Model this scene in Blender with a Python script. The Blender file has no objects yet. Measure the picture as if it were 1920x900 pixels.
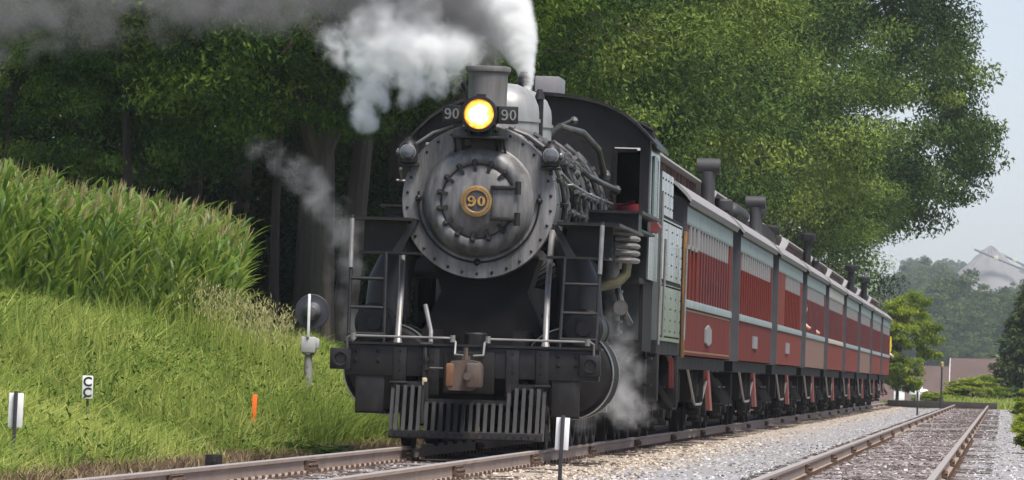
import bpy, bmesh, math, random
import numpy as np
from mathutils import Vector, Matrix, noise as mnoise

R = math.radians
PI = math.pi
SC = bpy.context.scene
COL = SC.collection

# ------------------------------------------------------------------ camera
FPX = 12600.0                      # focal length in pixels of a 1920 wide picture
roll = R(1.6)
cam_d = bpy.data.cameras.new('camera')
cam = bpy.data.objects.new('camera', cam_d)
COL.objects.link(cam)
SC.camera = cam
cam_d.sensor_width = 36.0
cam_d.lens = FPX / 1920 * 36.0
cam_d.clip_start = 0.5
cam_d.clip_end = 20000
ey = Vector((920 / FPX, -275 / FPX, -1)).normalized()
ez = Vector((math.sin(roll), math.cos(roll), 0))
ez = (ez - ey * ez.dot(ey)).normalized()
ex = ey.cross(ez)
m = Matrix((ex, ey, ez)).to_4x4()
m.translation = Vector((0, 0, 0.88))
cam.matrix_world = m
cam_d.dof.use_dof = True
cam_d.dof.focus_distance = 79
cam_d.dof.aperture_fstop = 20.0

# ------------------------------------------------------------------ sky and sun
SUN_EL, SUN_AZ = 62, 140           # azimuth clockwise from +Y: to the right, a little behind the camera
world = bpy.data.worlds.new('World')
SC.world = world
world.use_nodes = True
nt = world.node_tree
nt.nodes.clear()
sky = nt.nodes.new('ShaderNodeTexSky')
sky.sky_type = 'NISHITA'
sky.sun_disc = False
sky.sun_elevation = R(SUN_EL)
sky.sun_rotation = R(SUN_AZ)
sky.air_density = 1.0
sky.dust_density = 0.5
sky.ozone_density = 2.0
hs = nt.nodes.new('ShaderNodeHueSaturation')
hs.inputs['Saturation'].default_value = 0.5
hs.inputs['Value'].default_value = 1.0
bg = nt.nodes.new('ShaderNodeBackground')
bg.inputs['Strength'].default_value = 0.062
wo = nt.nodes.new('ShaderNodeOutputWorld')
nt.links.new(sky.outputs[0], hs.inputs['Color'])
tint = nt.nodes.new('ShaderNodeMix')
tint.data_type = 'RGBA'
tint.blend_type = 'MULTIPLY'
tint.inputs[0].default_value = 1.0
tint.inputs[7].default_value = (0.92, 0.955, 1.11, 1)
nt.links.new(hs.outputs[0], tint.inputs[6])
nt.links.new(tint.outputs[2], bg.inputs['Color'])
nt.links.new(bg.outputs[0], wo.inputs['Surface'])
sun_d = bpy.data.lights.new('sun', 'SUN')
sun_d.energy = 3.0
sun_d.angle = R(24)
sun_d.color = (1.0, 0.95, 0.88)
sun = bpy.data.objects.new('sun', sun_d)
COL.objects.link(sun)
sdir = Vector((math.sin(R(SUN_AZ)) * math.cos(R(SUN_EL)), math.cos(R(SUN_AZ)) * math.cos(R(SUN_EL)), math.sin(R(SUN_EL))))
sun.rotation_euler = sdir.to_track_quat('Z', 'Y').to_euler()

SC.view_settings.view_transform = 'Standard'
SC.view_settings.look = 'None'
SC.view_settings.gamma = 1
SC.view_settings.exposure = 1.15
SC.view_settings.use_curve_mapping = False
SC.render.engine = 'CYCLES'
SC.cycles.max_bounces = 8
SC.cycles.diffuse_bounces = 2
SC.cycles.glossy_bounces = 2
SC.cycles.transmission_bounces = 6
SC.cycles.transparent_max_bounces = 8
SC.cycles.volume_bounces = 7
SC.cycles.use_denoising = True
SC.cycles.use_adaptive_sampling = True
SC.cycles.adaptive_threshold = 0.025
SC.cycles.caustics_reflective = False
SC.cycles.caustics_refractive = False

# ------------------------------------------------------------------ materials
MATS = {}
def new_mat(name):
    mt = bpy.data.materials.new(name)
    mt.use_nodes = True
    mt.node_tree.nodes.clear()
    out = mt.node_tree.nodes.new('ShaderNodeOutputMaterial')
    return mt, mt.node_tree, out

def N(t, kind, **kw):
    n = t.nodes.new(kind)
    for k, v in kw.items():
        if hasattr(n, k):
            setattr(n, k, v)
    return n

def mathn(t, op, a, b=None, c=None):
    n = t.nodes.new('ShaderNodeMath')
    n.operation = op
    for i, v in enumerate((a, b, c)):
        if v is None:
            continue
        if isinstance(v, (int, float)):
            n.inputs[i].default_value = v
        else:
            t.links.new(v, n.inputs[i])
    return n.outputs[0]

def mixc(t, fac, a, b):
    n = t.nodes.new('ShaderNodeMix')
    n.data_type = 'RGBA'
    for sock, v in ((n.inputs[0], fac), (n.inputs[6], a), (n.inputs[7], b)):
        if isinstance(v, (int, float)):
            sock.default_value = v
        elif isinstance(v, tuple):
            sock.default_value = (*v[:3], 1)
        else:
            t.links.new(v, sock)
    return n.outputs[2]

def noise_tex(t, scale, detail=4, rough=0.55, vec=None, coord='Object', dist=0):
    n = t.nodes.new('ShaderNodeTexNoise')
    n.inputs['Scale'].default_value = scale
    n.inputs['Detail'].default_value = detail
    n.inputs['Roughness'].default_value = rough
    n.inputs['Distortion'].default_value = dist
    if vec is None:
        tc = t.nodes.new('ShaderNodeTexCoord')
        vec = tc.outputs[coord]
    t.links.new(vec, n.inputs['Vector'])
    return n.outputs['Fac']

def ramp(t, fac, stops, interp='LINEAR'):
    n = t.nodes.new('ShaderNodeValToRGB')
    cr = n.color_ramp
    cr.interpolation = interp
    while len(cr.elements) < len(stops):
        cr.elements.new(0.5)
    for e, (p, c) in zip(cr.elements, stops):
        e.position = p
        e.color = (*c, 1) if isinstance(c, tuple) else (c, c, c, 1)
    t.links.new(fac, n.inputs[0])
    return n.outputs[0]

def mapr(t, v, a, b, c=0.0, d=1.0):
    n = t.nodes.new('ShaderNodeMapRange')
    n.inputs[1].default_value = a
    n.inputs[2].default_value = b
    n.inputs[3].default_value = c
    n.inputs[4].default_value = d
    t.links.new(v, n.inputs[0])
    return n.outputs[0]

def surf(name, col, rough=0.5, metal=0.0, var=0.18, vscale=3.0, dirt=None, dirt_amt=0.5, dscale=1.2, bump=0.0, bscale=20, streak=False, spec=0.5, stains=None):
    """painted or bare surface with uneven tone, grime with its own shape and some relief"""
    if name in MATS:
        return MATS[name]
    mt, t, out = new_mat(name)
    p = N(t, 'ShaderNodeBsdfPrincipled')
    tc = t.nodes.new('ShaderNodeTexCoord')
    vec = tc.outputs['Object']
    if streak:
        mp = t.nodes.new('ShaderNodeMapping')
        mp.inputs['Scale'].default_value = (3, 3, 0.35)
        t.links.new(vec, mp.inputs[0])
        svec = mp.outputs[0]
    else:
        svec = vec
    n1 = noise_tex(t, vscale, 5, 0.6, svec)
    lo = tuple(c * (1 - var) for c in col)
    hi = tuple(min(1, c * (1 + var)) for c in col)
    f = mapr(t, n1, 0.3, 0.7)
    c = mixc(t, f, lo, hi)
    if dirt:
        n2 = noise_tex(t, dscale, 6, 0.65, svec)
        f2 = mathn(t, 'MULTIPLY', mapr(t, n2, 0.42, 0.68), dirt_amt)
        c = mixc(t, f2, c, dirt)
    for (scol, amt, scale, lo_, hi_) in (stains or ()):
        mp2 = t.nodes.new('ShaderNodeMapping')
        mp2.inputs['Scale'].default_value = scale
        t.links.new(vec, mp2.inputs[0])
        n3 = noise_tex(t, 1.0, 6, 0.7, mp2.outputs[0])
        c = mixc(t, mathn(t, 'MULTIPLY', mapr(t, n3, lo_, hi_), amt), c, scol)
    t.links.new(c, p.inputs['Base Color'])
    rr = mapr(t, n1, 0.25, 0.75, max(0.04, rough - 0.1), min(1, rough + 0.12))
    t.links.new(rr, p.inputs['Roughness'])
    p.inputs['Metallic'].default_value = metal
    p.inputs['Specular IOR Level'].default_value = spec
    if bump:
        b = t.nodes.new('ShaderNodeBump')
        b.inputs['Strength'].default_value = bump
        b.inputs['Distance'].default_value = 0.02
        t.links.new(noise_tex(t, bscale, 4, 0.6, vec), b.inputs['Height'])
        t.links.new(b.outputs[0], p.inputs['Normal'])
    t.links.new(p.outputs[0], out.inputs['Surface'])
    MATS[name] = mt
    return mt

def emit(name, col, strength):
    mt, t, out = new_mat(name)
    e = N(t, 'ShaderNodeEmission')
    e.inputs[0].default_value = (*col, 1)
    e.inputs[1].default_value = strength
    t.links.new(e.outputs[0], out.inputs['Surface'])
    MATS[name] = mt
    return mt

def leaf_mat(name, dark, mid, light, transl=0.3, rough=0.6, spec=0.15):
    mt, t, out = new_mat(name)
    at = N(t, 'ShaderNodeAttribute')
    at.attribute_name = 'tint'
    oi = N(t, 'ShaderNodeObjectInfo')
    v = mathn(t, 'ADD', at.outputs['Fac'], mathn(t, 'MULTIPLY', mathn(t, 'SUBTRACT', oi.outputs['Random'], 0.5), 0.22))
    c = ramp(t, v, [(0.0, dark), (0.5, mid), (1.0, light)])
    p = N(t, 'ShaderNodeBsdfPrincipled')
    t.links.new(c, p.inputs['Base Color'])
    p.inputs['Roughness'].default_value = rough
    p.inputs['Specular IOR Level'].default_value = spec
    tr = N(t, 'ShaderNodeBsdfTranslucent')
    hs_ = N(t, 'ShaderNodeHueSaturation')
    hs_.inputs['Value'].default_value = 1.3
    hs_.inputs['Hue'].default_value = 0.485
    t.links.new(c, hs_.inputs['Color'])
    t.links.new(hs_.outputs[0], tr.inputs[0])
    mx = N(t, 'ShaderNodeMixShader')
    mx.inputs[0].default_value = transl
    t.links.new(p.outputs[0], mx.inputs[1])
    t.links.new(tr.outputs[0], mx.inputs[2])
    t.links.new(mx.outputs[0], out.inputs['Surface'])
    MATS[name] = mt
    return mt

BLK = surf('engine_black', (0.0085, 0.008, 0.0085), 0.48, 0, 0.4, 2.5, dirt=(0.029, 0.026, 0.024), dirt_amt=0.6, dscale=1.7, bump=0.12, bscale=22, spec=0.35,
           stains=(((0.075, 0.05, 0.036), 0.5, (7, 7, 2.5), 0.56, 0.76), ((0.08, 0.076, 0.072), 0.35, (18, 18, 1.5), 0.6, 0.78)))
BLK2 = surf('under_black', (0.008, 0.0075, 0.0075), 0.75, 0, 0.3, 3, spec=0.2, dirt=(0.03, 0.026, 0.023), dirt_amt=0.5, dscale=2.5)
GLOSS = surf('cab_gloss_paint', (0.09, 0.10, 0.10), 0.16, 0, 0.25, 1.2, dirt=(0.2, 0.215, 0.21), dirt_amt=0.35, dscale=1.0, streak=True, spec=0.7)  # sky reflection on black paint, put into the grey-teal base and pale streaks
GRAPH = surf('graphite_grey', (0.12, 0.116, 0.114), 0.46, 0.15, 0.35, 2.2, dirt=(0.31, 0.30, 0.296), dirt_amt=0.75, dscale=1.4, streak=True, bump=0.10, bscale=9,
             stains=(((0.03, 0.027, 0.025), 0.85, (7, 7, 1.2), 0.46, 0.7), ((0.16, 0.10, 0.065), 0.45, (14, 14, 2.2), 0.58, 0.75), ((0.4, 0.395, 0.385), 0.5, (22, 22, 1.6), 0.6, 0.74)))
GRAPHD = surf('graphite_front_ring', (0.085, 0.083, 0.085), 0.5, 0.1, 0.2, 2.0, dirt=(0.16, 0.157, 0.158), dirt_amt=0.55, dscale=1.8, streak=True, bump=0.08, bscale=9,
              stains=(((0.026, 0.024, 0.023), 0.85, (6, 6, 1.1), 0.46, 0.7), ((0.14, 0.085, 0.055), 0.4, (12, 12, 2.0), 0.58, 0.75)))
STACKM = surf('stack_grey', (0.15, 0.142, 0.138), 0.6, 0.0, 0.25, 2.2, dirt=(0.035, 0.033, 0.032), dirt_amt=0.5, dscale=2, streak=True)
DOMEM = surf('dome_grey', (0.25, 0.247, 0.243), 0.42, 0.15, 0.15, 2.0, dirt=(0.38, 0.375, 0.37), dirt_amt=0.4, streak=True)
PIPE = surf('pipe_grey', (0.055, 0.053, 0.051), 0.45, 0.2, 0.4, 4, dirt=(0.17, 0.16, 0.15), dirt_amt=0.5, dscale=4)
STEEL = surf('worn_steel', (0.2, 0.195, 0.19), 0.45, 0.3, 0.25, 5, dirt=(0.16, 0.14, 0.12), dirt_amt=0.5, dscale=3)
BRIGHT = surf('bright_steel', (0.32, 0.32, 0.30), 0.3, 0.8, 0.2, 5)
RUST = surf('rusty_iron', (0.085, 0.055, 0.04), 0.75, 0.1, 0.4, 8, dirt=(0.09, 0.08, 0.075), dirt_amt=0.7, dscale=6, bump=0.3, bscale=60)
GOLD = surf('gold_leaf', (0.42, 0.25, 0.07), 0.45, 0.3, 0.12, 9)
PLATE = surf('number_plate_dark', (0.05, 0.048, 0.055), 0.4, 0.1, 0.15, 6)
WHITE = surf('white_paint', (0.78, 0.78, 0.78), 0.5, 0, 0.06, 4, dirt=(0.55, 0.53, 0.5), dirt_amt=0.4, dscale=5)
REDP = surf('red_paint', (0.36, 0.025, 0.03), 0.4, 0, 0.2, 4)
REDROD = surf('red_rod_paint', (0.33, 0.055, 0.05), 0.5, 0, 0.25, 6, dirt=(0.1, 0.05, 0.045), dirt_amt=0.5)
LENSG = surf('lamp_lens_grey', (0.10, 0.105, 0.12), 0.15, 0.1, 0.1, 8)
ORANGE = surf('orange_paint', (0.9, 0.16, 0.015), 0.5, 0, 0.08, 6)
DARKGLASS = surf('dark_glass', (0.05, 0.03, 0.03), 0.12, 0, 0.2, 0.8)
COALM = surf('coal', (0.012, 0.012, 0.013), 0.35, 0, 0.4, 8, bump=0.6, bscale=12)
CARROOF = surf('coach_roof_canvas', (0.25, 0.235, 0.235), 0.75, 0, 0.15, 1.5, dirt=(0.15, 0.14, 0.14), dirt_amt=0.5, dscale=1.5)
DARKGREY = surf('vestibule_grey', (0.055, 0.055, 0.06), 0.5, 0, 0.2, 2)
CARRED = surf('coach_red', (0.125, 0.02, 0.015), 0.68, 0, 0.2, 1.3, spec=0.06, stains=(((0.07, 0.035, 0.03), 0.5, (1.2, 0.8, 1.2), 0.5, 0.75),), dirt=(0.14, 0.034, 0.024), dirt_amt=0.6, dscale=0.8, streak=True)
CARRED2 = surf('coach_red_faded', (0.165, 0.034, 0.024), 0.68, 0, 0.2, 1.3, spec=0.06, stains=(((0.09, 0.045, 0.04), 0.5, (1.2, 0.8, 1.2), 0.5, 0.75),), dirt=(0.18, 0.05, 0.036), dirt_amt=0.6, dscale=0.8, streak=True)
CARBROWN = surf('coach_brown', (0.19, 0.105, 0.08), 0.62, spec=0.12, metal=0, var=0.2, vscale=1.3, streak=True)
CARPOST = surf('coach_window_post', (0.10, 0.02, 0.02), 0.6, 0, 0.2, 2, spec=0.15)
TEAL = surf('letterboard_grey_blue', (0.16, 0.195, 0.19), 0.5, 0, 0.2, 1.4, spec=0.3, stains=(((0.09, 0.095, 0.09), 0.5, (1.5, 1.0, 2.5), 0.5, 0.75),), dirt=(0.25, 0.285, 0.275), dirt_amt=0.6, dscale=0.9, streak=True)
SASH = surf('sash_pale', (0.2, 0.19, 0.19), 0.55, 0, 0.1, 3)
YTRIM = surf('trim_ochre', (0.2, 0.10, 0.025), 0.55, 0, 0.2, 4, dirt=(0.12, 0.08, 0.04), dirt_amt=0.7, dscale=3)

# ------------------------------------------------------------------ mesh helpers
class MB:
    def __init__(s):
        s.v = []; s.f = []
    def add(s, vs, fs):
        o = len(s.v)
        s.v.extend([tuple(v) for v in vs])
        s.f.extend([tuple(i + o for i in f) for f in fs])
        return s
    def box(s, x0, x1, y0, y1, z0, z1):
        vs = [(x, y, z) for z in (z0, z1) for y in (y0, y1) for x in (x0, x1)]
        return s.add(vs, [(0, 2, 3, 1), (4, 5, 7, 6), (0, 1, 5, 4), (1, 3, 7, 5), (3, 2, 6, 7), (2, 0, 4, 6)])
    def cbox(s, x0, x1, y0, y1, z0, z1, c=0.02):
        """box with chamfered edges"""
        bm = bmesh.new()
        bmesh.ops.create_cube(bm, size=1)
        for v in bm.verts:
            v.co = Vector(((x0 + x1) / 2 + v.co.x * (x1 - x0), (y0 + y1) / 2 + v.co.y * (y1 - y0), (z0 + z1) / 2 + v.co.z * (z1 - z0)))
        bmesh.ops.bevel(bm, geom=list(bm.edges), offset=c, segments=2, affect='EDGES', profile=0.5)
        bm.verts.index_update()
        s.add([v.co for v in bm.verts], [[v.index for v in f.verts] for f in bm.faces])
        bm.free()
        return s
    def prism(s, pts, axis, a, b):
        """closed 2D outline pushed along an axis; pts in the other two axes order"""
        n = len(pts)
        def put(p, w):
            if axis == 'y': return (p[0], w, p[1])
            if axis == 'x': return (w, p[0], p[1])
            return (p[0], p[1], w)
        vs = [put(p, a) for p in pts] + [put(p, b) for p in pts]
        fs = [tuple(range(n)), tuple(range(2 * n - 1, n - 1, -1))]
        for i in range(n):
            j = (i + 1) % n
            fs.append((i, i + n, j + n, j))
        return s.add(vs, fs)
    def ring_frame(s, c, ax):
        ax = Vector(ax).normalized()
        up = Vector((0, 0, 1)) if abs(ax.z) < 0.9 else Vector((0, 1, 0))
        e1 = up.cross(ax).normalized()
        e2 = ax.cross(e1)
        return e1, e2, ax
    def lathe(s, c, ax, prof, seg=32, cap0=True, cap1=True, a0=0, a1=2 * PI):
        """prof: (distance along axis, radius)"""
        c = Vector(c)
        e1, e2, ax = s.ring_frame(c, ax)
        full = abs(a1 - a0 - 2 * PI) < 1e-6
        n = seg if full else seg + 1
        vs, fs = [], []
        for (d, r) in prof:
            for i in range(n):
                a = a0 + (a1 - a0) * i / seg
                vs.append(c + ax * d + (e1 * math.cos(a) + e2 * math.sin(a)) * r)
        for k in range(len(prof) - 1):
            for i in range(seg):
                j = (i + 1) % n
                fs.append((k * n + i, k * n + j, (k + 1) * n + j, (k + 1) * n + i))
        if full and cap0: fs.append(tuple(range(n - 1, -1, -1)))
        if full and cap1: fs.append(tuple((len(prof) - 1) * n + i for i in range(n)))
        return s.add(vs, fs)
    def cyl(s, a, b, r, r2=None, seg=16):
        a, b = Vector(a), Vector(b)
        d = b - a
        return s.lathe(a, d, [(0, r), (d.length, r if r2 is None else r2)], seg)
    def tube(s, pts, r, seg=8, rs=None):
        pts = [Vector(p) for p in pts]
        n = len(pts)
        prev = None
        vs, fs = [], []
        for i, p in enumerate(pts):
            d = (pts[min(i + 1, n - 1)] - pts[max(i - 1, 0)]).normalized()
            if prev is None:
                up = Vector((0, 0, 1)) if abs(d.z) < 0.9 else Vector((1, 0, 0))
                e1 = up.cross(d).normalized()
            else:
                e1 = (prev - d * prev.dot(d)).normalized()
            prev = e1
            e2 = d.cross(e1)
            rr = rs[i] if rs else r
            for k in range(seg):
                a = 2 * PI * k / seg
                vs.append(p + (e1 * math.cos(a) + e2 * math.sin(a)) * rr)
        for i in range(n - 1):
            for k in range(seg):
                j = (k + 1) % seg
                fs.append((i * seg + k, i * seg + j, (i + 1) * seg + j, (i + 1) * seg + k))
        fs.append(tuple(range(seg - 1, -1, -1)))
        fs.append(tuple((n - 1) * seg + k for k in range(seg)))
        return s.add(vs, fs)
    def sphere(s, c, r, seg=12, sx=1, sy=1, sz=1):
        vs, fs = [], []
        rings = max(4, seg // 2)
        for i in range(rings + 1):
            th = PI * i / rings
            for k in range(seg):
                a = 2 * PI * k / seg
                vs.append((c[0] + r * sx * math.sin(th) * math.cos(a), c[1] + r * sy * math.sin(th) * math.sin(a), c[2] + r * sz * math.cos(th)))
        for i in range(rings):
            for k in range(seg):
                j = (k + 1) % seg
                fs.append((i * seg + k, (i + 1) * seg + k, (i + 1) * seg + j, i * seg + j))
        return s.add(vs, fs)
    def mesh(s, name, mat):
        me = bpy.data.meshes.new(name)
        me.from_pydata(s.v, [], s.f)
        me.validate()
        bm = bmesh.new()
        bm.from_mesh(me)
        bmesh.ops.recalc_face_normals(bm, faces=bm.faces)
        bm.to_mesh(me)
        bm.free()
        me.materials.append(mat)
        me.shade_smooth()
        me.set_sharp_from_angle(angle=R(32))
        return me
    def build(s, name, mat, parent=None, loc=None):
        return link(name, s.mesh(name, mat), parent, loc)

def link(name, me, parent=None, loc=None, rot=None):
    o = bpy.data.objects.new(name, me)
    COL.objects.link(o)
    if parent: o.parent = parent
    if loc is not None: o.location = loc
    if rot is not None: o.rotation_euler = rot
    return o

def tag(o, label, cat, group=None, kind=None):
    if label: o['label'] = label
    if cat: o['category'] = cat
    if group: o['group'] = group
    if kind: o['kind'] = kind
    return o

def thing(name, label, cat, loc=(0, 0, 0), rotz=0, group=None):
    o = bpy.data.objects.new(name, None)
    COL.objects.link(o)
    o.location = loc
    o.rotation_euler = (0, 0, rotz)
    return tag(o, label, cat, group)

def copy_tree(o, parent=None):
    c = o.copy()
    COL.objects.link(c)
    c.parent = parent
    for ch in list(o.children):
        copy_tree(ch, c)
    return c

def text_mesh(body, size, extrude, mat, bold=0.0, narrow=1.0, name='lettering'):
    cu = bpy.data.curves.new('lettering', 'FONT')
    cu.body = body
    cu.size = size
    cu.extrude = extrude
    cu.offset = bold
    cu.align_x = 'CENTER'
    cu.align_y = 'CENTER'
    cu.resolution_u = 4
    o = bpy.data.objects.new('tmp', cu)
    COL.objects.link(o)
    dg = bpy.context.evaluated_depsgraph_get()
    me = bpy.data.meshes.new_from_object(o.evaluated_get(dg))
    bpy.data.objects.remove(o)
    bpy.data.curves.remove(cu)
    me.name = name
    me.transform(Matrix.Diagonal((narrow, 1, 1, 1)))
    me.transform(Matrix.Rotation(R(90), 4, 'X'))      # upright, readable from -Y
    me.materials.clear()
    me.materials.append(mat)
    return me

def tri_mesh(name, verts, tris, mat, tint=None, smooth=False):
    me = bpy.data.meshes.new(name)
    verts = np.asarray(verts, np.float32)
    tris = np.asarray(tris, np.int32)
    me.vertices.add(len(verts))
    me.vertices.foreach_set('co', verts.ravel())
    me.loops.add(tris.size)
    me.loops.foreach_set('vertex_index', tris.ravel())
    me.polygons.add(len(tris))
    me.polygons.foreach_set('loop_start', np.arange(0, tris.size, 3, dtype=np.int32))
    me.update(calc_edges=True)
    if smooth:
        me.shade_smooth()
    else:
        me.polygons.foreach_set('use_smooth', np.zeros(len(tris), bool))
    if tint is not None:
        a = me.attributes.new('tint', 'FLOAT', 'FACE')
        a.data.foreach_set('value', np.asarray(tint, np.float32))
    me.materials.append(mat)
    return me

# ------------------------------------------------------------------ terrain
MX, SX = -6.02, -1.40              # centre lines of the main track and of the siding
GAUGE = 0.753
def sstep(a, b, x):
    t = np.clip((x - a) / (b - a), 0, 1)
    return t * t * (3 - 2 * t)

def wob(X, Y, s, seed=0.0):
    """cheap smooth relief"""
    return (np.sin(X * s + 1.3 * np.sin(Y * s * 0.7 + seed)) + np.sin(Y * s * 1.1 + 2.1 + seed + np.sin(X * s * 0.6))) * 0.5

def gz(X, Y):
    X = np.asarray(X, float); Y = np.asarray(Y, float)
    d = MX - X                                    # distance left of the main track
    d0 = np.interp(Y, [60, 80, 95, 112, 150, 320], [4.4, 4.0, 3.3, 3.0, 2.8, 2.8])
    e = d - d0
    bank = np.where(e > 0, 0.0, 0.0) + 0.45 * (np.log1p(np.exp(np.clip(e * 3, -30, 30))) / 3)
    bank = np.where(bank > 1.55, 1.55 + (bank - 1.55) * 0.36, bank)
    bank = np.minimum(bank, 6 + 0 * bank) + 0.07 * wob(X, Y, 1.1) * np.clip(e, 0, 1)
    shoulder = -0.168 - 0.122 * sstep(1.5, 2.5, d)
    right = -0.168 - 0.042 * sstep(1.2, 2.4, X - SX) + 0.22 * sstep(2.6, 8, X - SX)
    mid = -0.166 - 0.06 * np.exp(-((X + 3.6) / 0.7) ** 2)
    z = np.where(d > 0, shoulder + bank, np.where(X > SX, right, mid))
    drop = sstep(312, 430, Y) * np.where(d > 0, np.clip(1.2 - d / 40, 0.2, 1), 1.0)
    z = z - 4.2 * drop
    far = np.interp(Y, [880, 1300, 1550, 2100, 2800, 3300, 3700, 5200], [0, 5, 9, 24, 42, 48, 58, 62])
    return z + far

def grid_axis(pieces):
    out = []
    for a, b, s in pieces:
        out += list(np.arange(a, b, s))
    out.append(pieces[-1][1])
    return np.array(out)

gx = grid_axis([(-2000, -200, 120), (-200, -60, 14), (-60, -22, 2), (-22, 4, 0.35), (4, 40, 4), (40, 200, 20), (200, 2000, 180)])
gy = grid_axis([(-300, 20, 40), (20, 60, 4), (60, 130, 0.9), (130, 330, 4), (330, 700, 15), (700, 5200, 125)])
GX, GY = np.meshgrid(gx, gy)
GZ = gz(GX, GY)
GZ += np.where((MX - GX > 3.2), 0.03, 0.006) * np.random.default_rng(3).normal(size=GX.shape) * (np.abs(GX) < 25)
nx, ny = len(gx), len(gy)
gv = np.stack([GX.ravel(), GY.ravel(), GZ.ravel()], 1)
ii = (np.arange(ny - 1)[:, None] * nx + np.arange(nx - 1)[None]).ravel()
gt = np.concatenate([np.stack([ii, ii + 1, ii + nx + 1], 1), np.stack([ii, ii + nx + 1, ii + nx], 1)])

def ground_mat():
    mt, t, out = new_mat('ground_cover')
    tc = t.nodes.new('ShaderNodeTexCoord')
    sp = t.nodes.new('ShaderNodeSeparateXYZ')
    t.links.new(tc.outputs['Object'], sp.inputs[0])
    X, Y = sp.outputs[0], sp.outputs[1]
    big = noise_tex(t, 0.9, 5, 0.6)
    fine = noise_tex(t, 14, 4, 0.7)
    xw = mathn(t, 'ADD', X, mathn(t, 'MULTIPLY', mathn(t, 'SUBTRACT', big, 0.5), 1.4))
    soil = mixc(t, fine, (0.06, 0.045, 0.03), (0.10, 0.075, 0.05))
    grass = mixc(t, big, (0.05, 0.085, 0.02), (0.10, 0.13, 0.035))
    leftc = mixc(t, mapr(t, xw, -10.1, -9.2), grass, soil)
    stone = ramp(t, fine, [(0.25, (0.13, 0.122, 0.122)), (0.5, (0.26, 0.25, 0.25)), (0.8, (0.42, 0.405, 0.405))])
    tan = ramp(t, fine, [(0.25, (0.12, 0.09, 0.07)), (0.5, (0.33, 0.27, 0.21)), (0.8, (0.5, 0.42, 0.34))])
    dark = ramp(t, fine, [(0.25, (0.09, 0.07, 0.065)), (0.5, (0.2, 0.165, 0.16)), (0.8, (0.36, 0.32, 0.32))])
    # earthy strip beside the main rail, pale stone between the tracks, dirty stone in the siding
    c = mixc(t, mapr(t, xw, -4.9, -3.6), tan, stone)
    inside = mathn(t, 'MULTIPLY', mapr(t, xw, -2.4, -2.0), mapr(t, xw, -0.2, -0.9))
    c = mixc(t, mathn(t, 'MULTIPLY', inside, 0.9), c, dark)
    under = mapr(t, xw, -5.0, -5.4)
    c = mixc(t, mathn(t, 'MULTIPLY', under, 0.85), c, dark)
    c = mixc(t, mapr(t, xw, -9.0, -8.5), leftc, c)
    rightg = mapr(t, xw, 0.5, 1.4)
    c = mixc(t, rightg, c, grass)
    c = mixc(t, mapr(t, Y, 306, 318), c, grass)
    p = N(t, 'ShaderNodeBsdfPrincipled')
    p.inputs['Roughness'].default_value = 0.95
    p.inputs['Specular IOR Level'].default_value = 0.15
    t.links.new(c, p.inputs['Base Color'])
    b = t.nodes.new('ShaderNodeBump')
    b.inputs['Strength'].default_value = 0.5
    b.inputs['Distance'].default_value = 0.03
    t.links.new(fine, b.inputs['Height'])
    t.links.new(b.outputs[0], p.inputs['Normal'])
    t.links.new(p.outputs[0], out.inputs['Surface'])
    return mt
ground = link('ground', tri_mesh('ground', gv, gt, ground_mat(), smooth=True))
tag(ground, 'bank, ballast bed and falling land around the two tracks', 'ground', kind='structure')

# ------------------------------------------------------------------ tracks
RAILM = surf('rail_side_rust', (0.24, 0.178, 0.14), 0.8, 0.0, 0.2, 1.5, dirt=(0.31, 0.25, 0.21), dirt_amt=0.6, dscale=2, bump=0.1, bscale=40)
RAILTOP = surf('rail_head_worn', (0.36, 0.325, 0.30), 0.55, 0.2, 0.15, 1.0, dirt=(0.2, 0.16, 0.13), dirt_amt=0.5, dscale=1.0)
TIEM = surf('sleeper_wood', (0.06, 0.045, 0.036), 0.9, 0, 0.35, 3, dirt=(0.14, 0.11, 0.09), dirt_amt=0.6, dscale=5, bump=0.4, bscale=25)
JOINTM = surf('joint_bar_rust', (0.085, 0.052, 0.037), 0.8, 0.1, 0.4, 7, dirt=(0.2, 0.11, 0.06), dirt_amt=0.5, dscale=9)
def rail_mesh(y0, y1):
    prof = [(-.07, -.165), (.07, -.165), (.07, -.15), (.012, -.135), (.010, -.045), (.036, -.034), (.036, -.006), (.03, 0), (-.03, 0), (-.036, -.006), (-.036, -.034), (-.010, -.045), (-.012, -.135), (-.07, -.15)]
    n = 40
    vs, fs = [], []
    k = len(prof)
    rng = random.Random(4)
    for i in range(n + 1):
        y = y0 + (y1 - y0) * i / n
        for p in prof:
            vs.append((p[0], y, p[1]))
    for i in range(n):
        for j in range(k):
            fs.append((i * k + j, i * k + (j + 1) % k, (i + 1) * k + (j + 1) % k, (i + 1) * k + j))
    mb = MB().add(vs, fs)
    me = mb.mesh('rail', RAILM)
    me.materials.append(RAILTOP)
    for pgn in me.polygons:
        if pgn.normal.z > 0.7 and pgn.center.z > -0.01:
            pgn.material_index = 1
    return me
def joint_mesh():
    mb = MB()
    for s in (-1, 1):
        mb.prism([(s * .012, -.125), (s * .07, -.14), (s * .07, -.115), (s * .045, -.10), (s * .045, -.06), (s * .055, -.045), (s * .02, -.036), (s * .012, -.05)], 'y', -.42, .42)
        for y in (-.33, -.2, -.07, .07, .2, .33):
            mb.lathe((s * .044, y, -.085), (s, 0, 0), [(0, .026), (.03, .024)], 6)
    return mb.mesh('joint_bar', JOINTM)
JM = joint_mesh()
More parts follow.
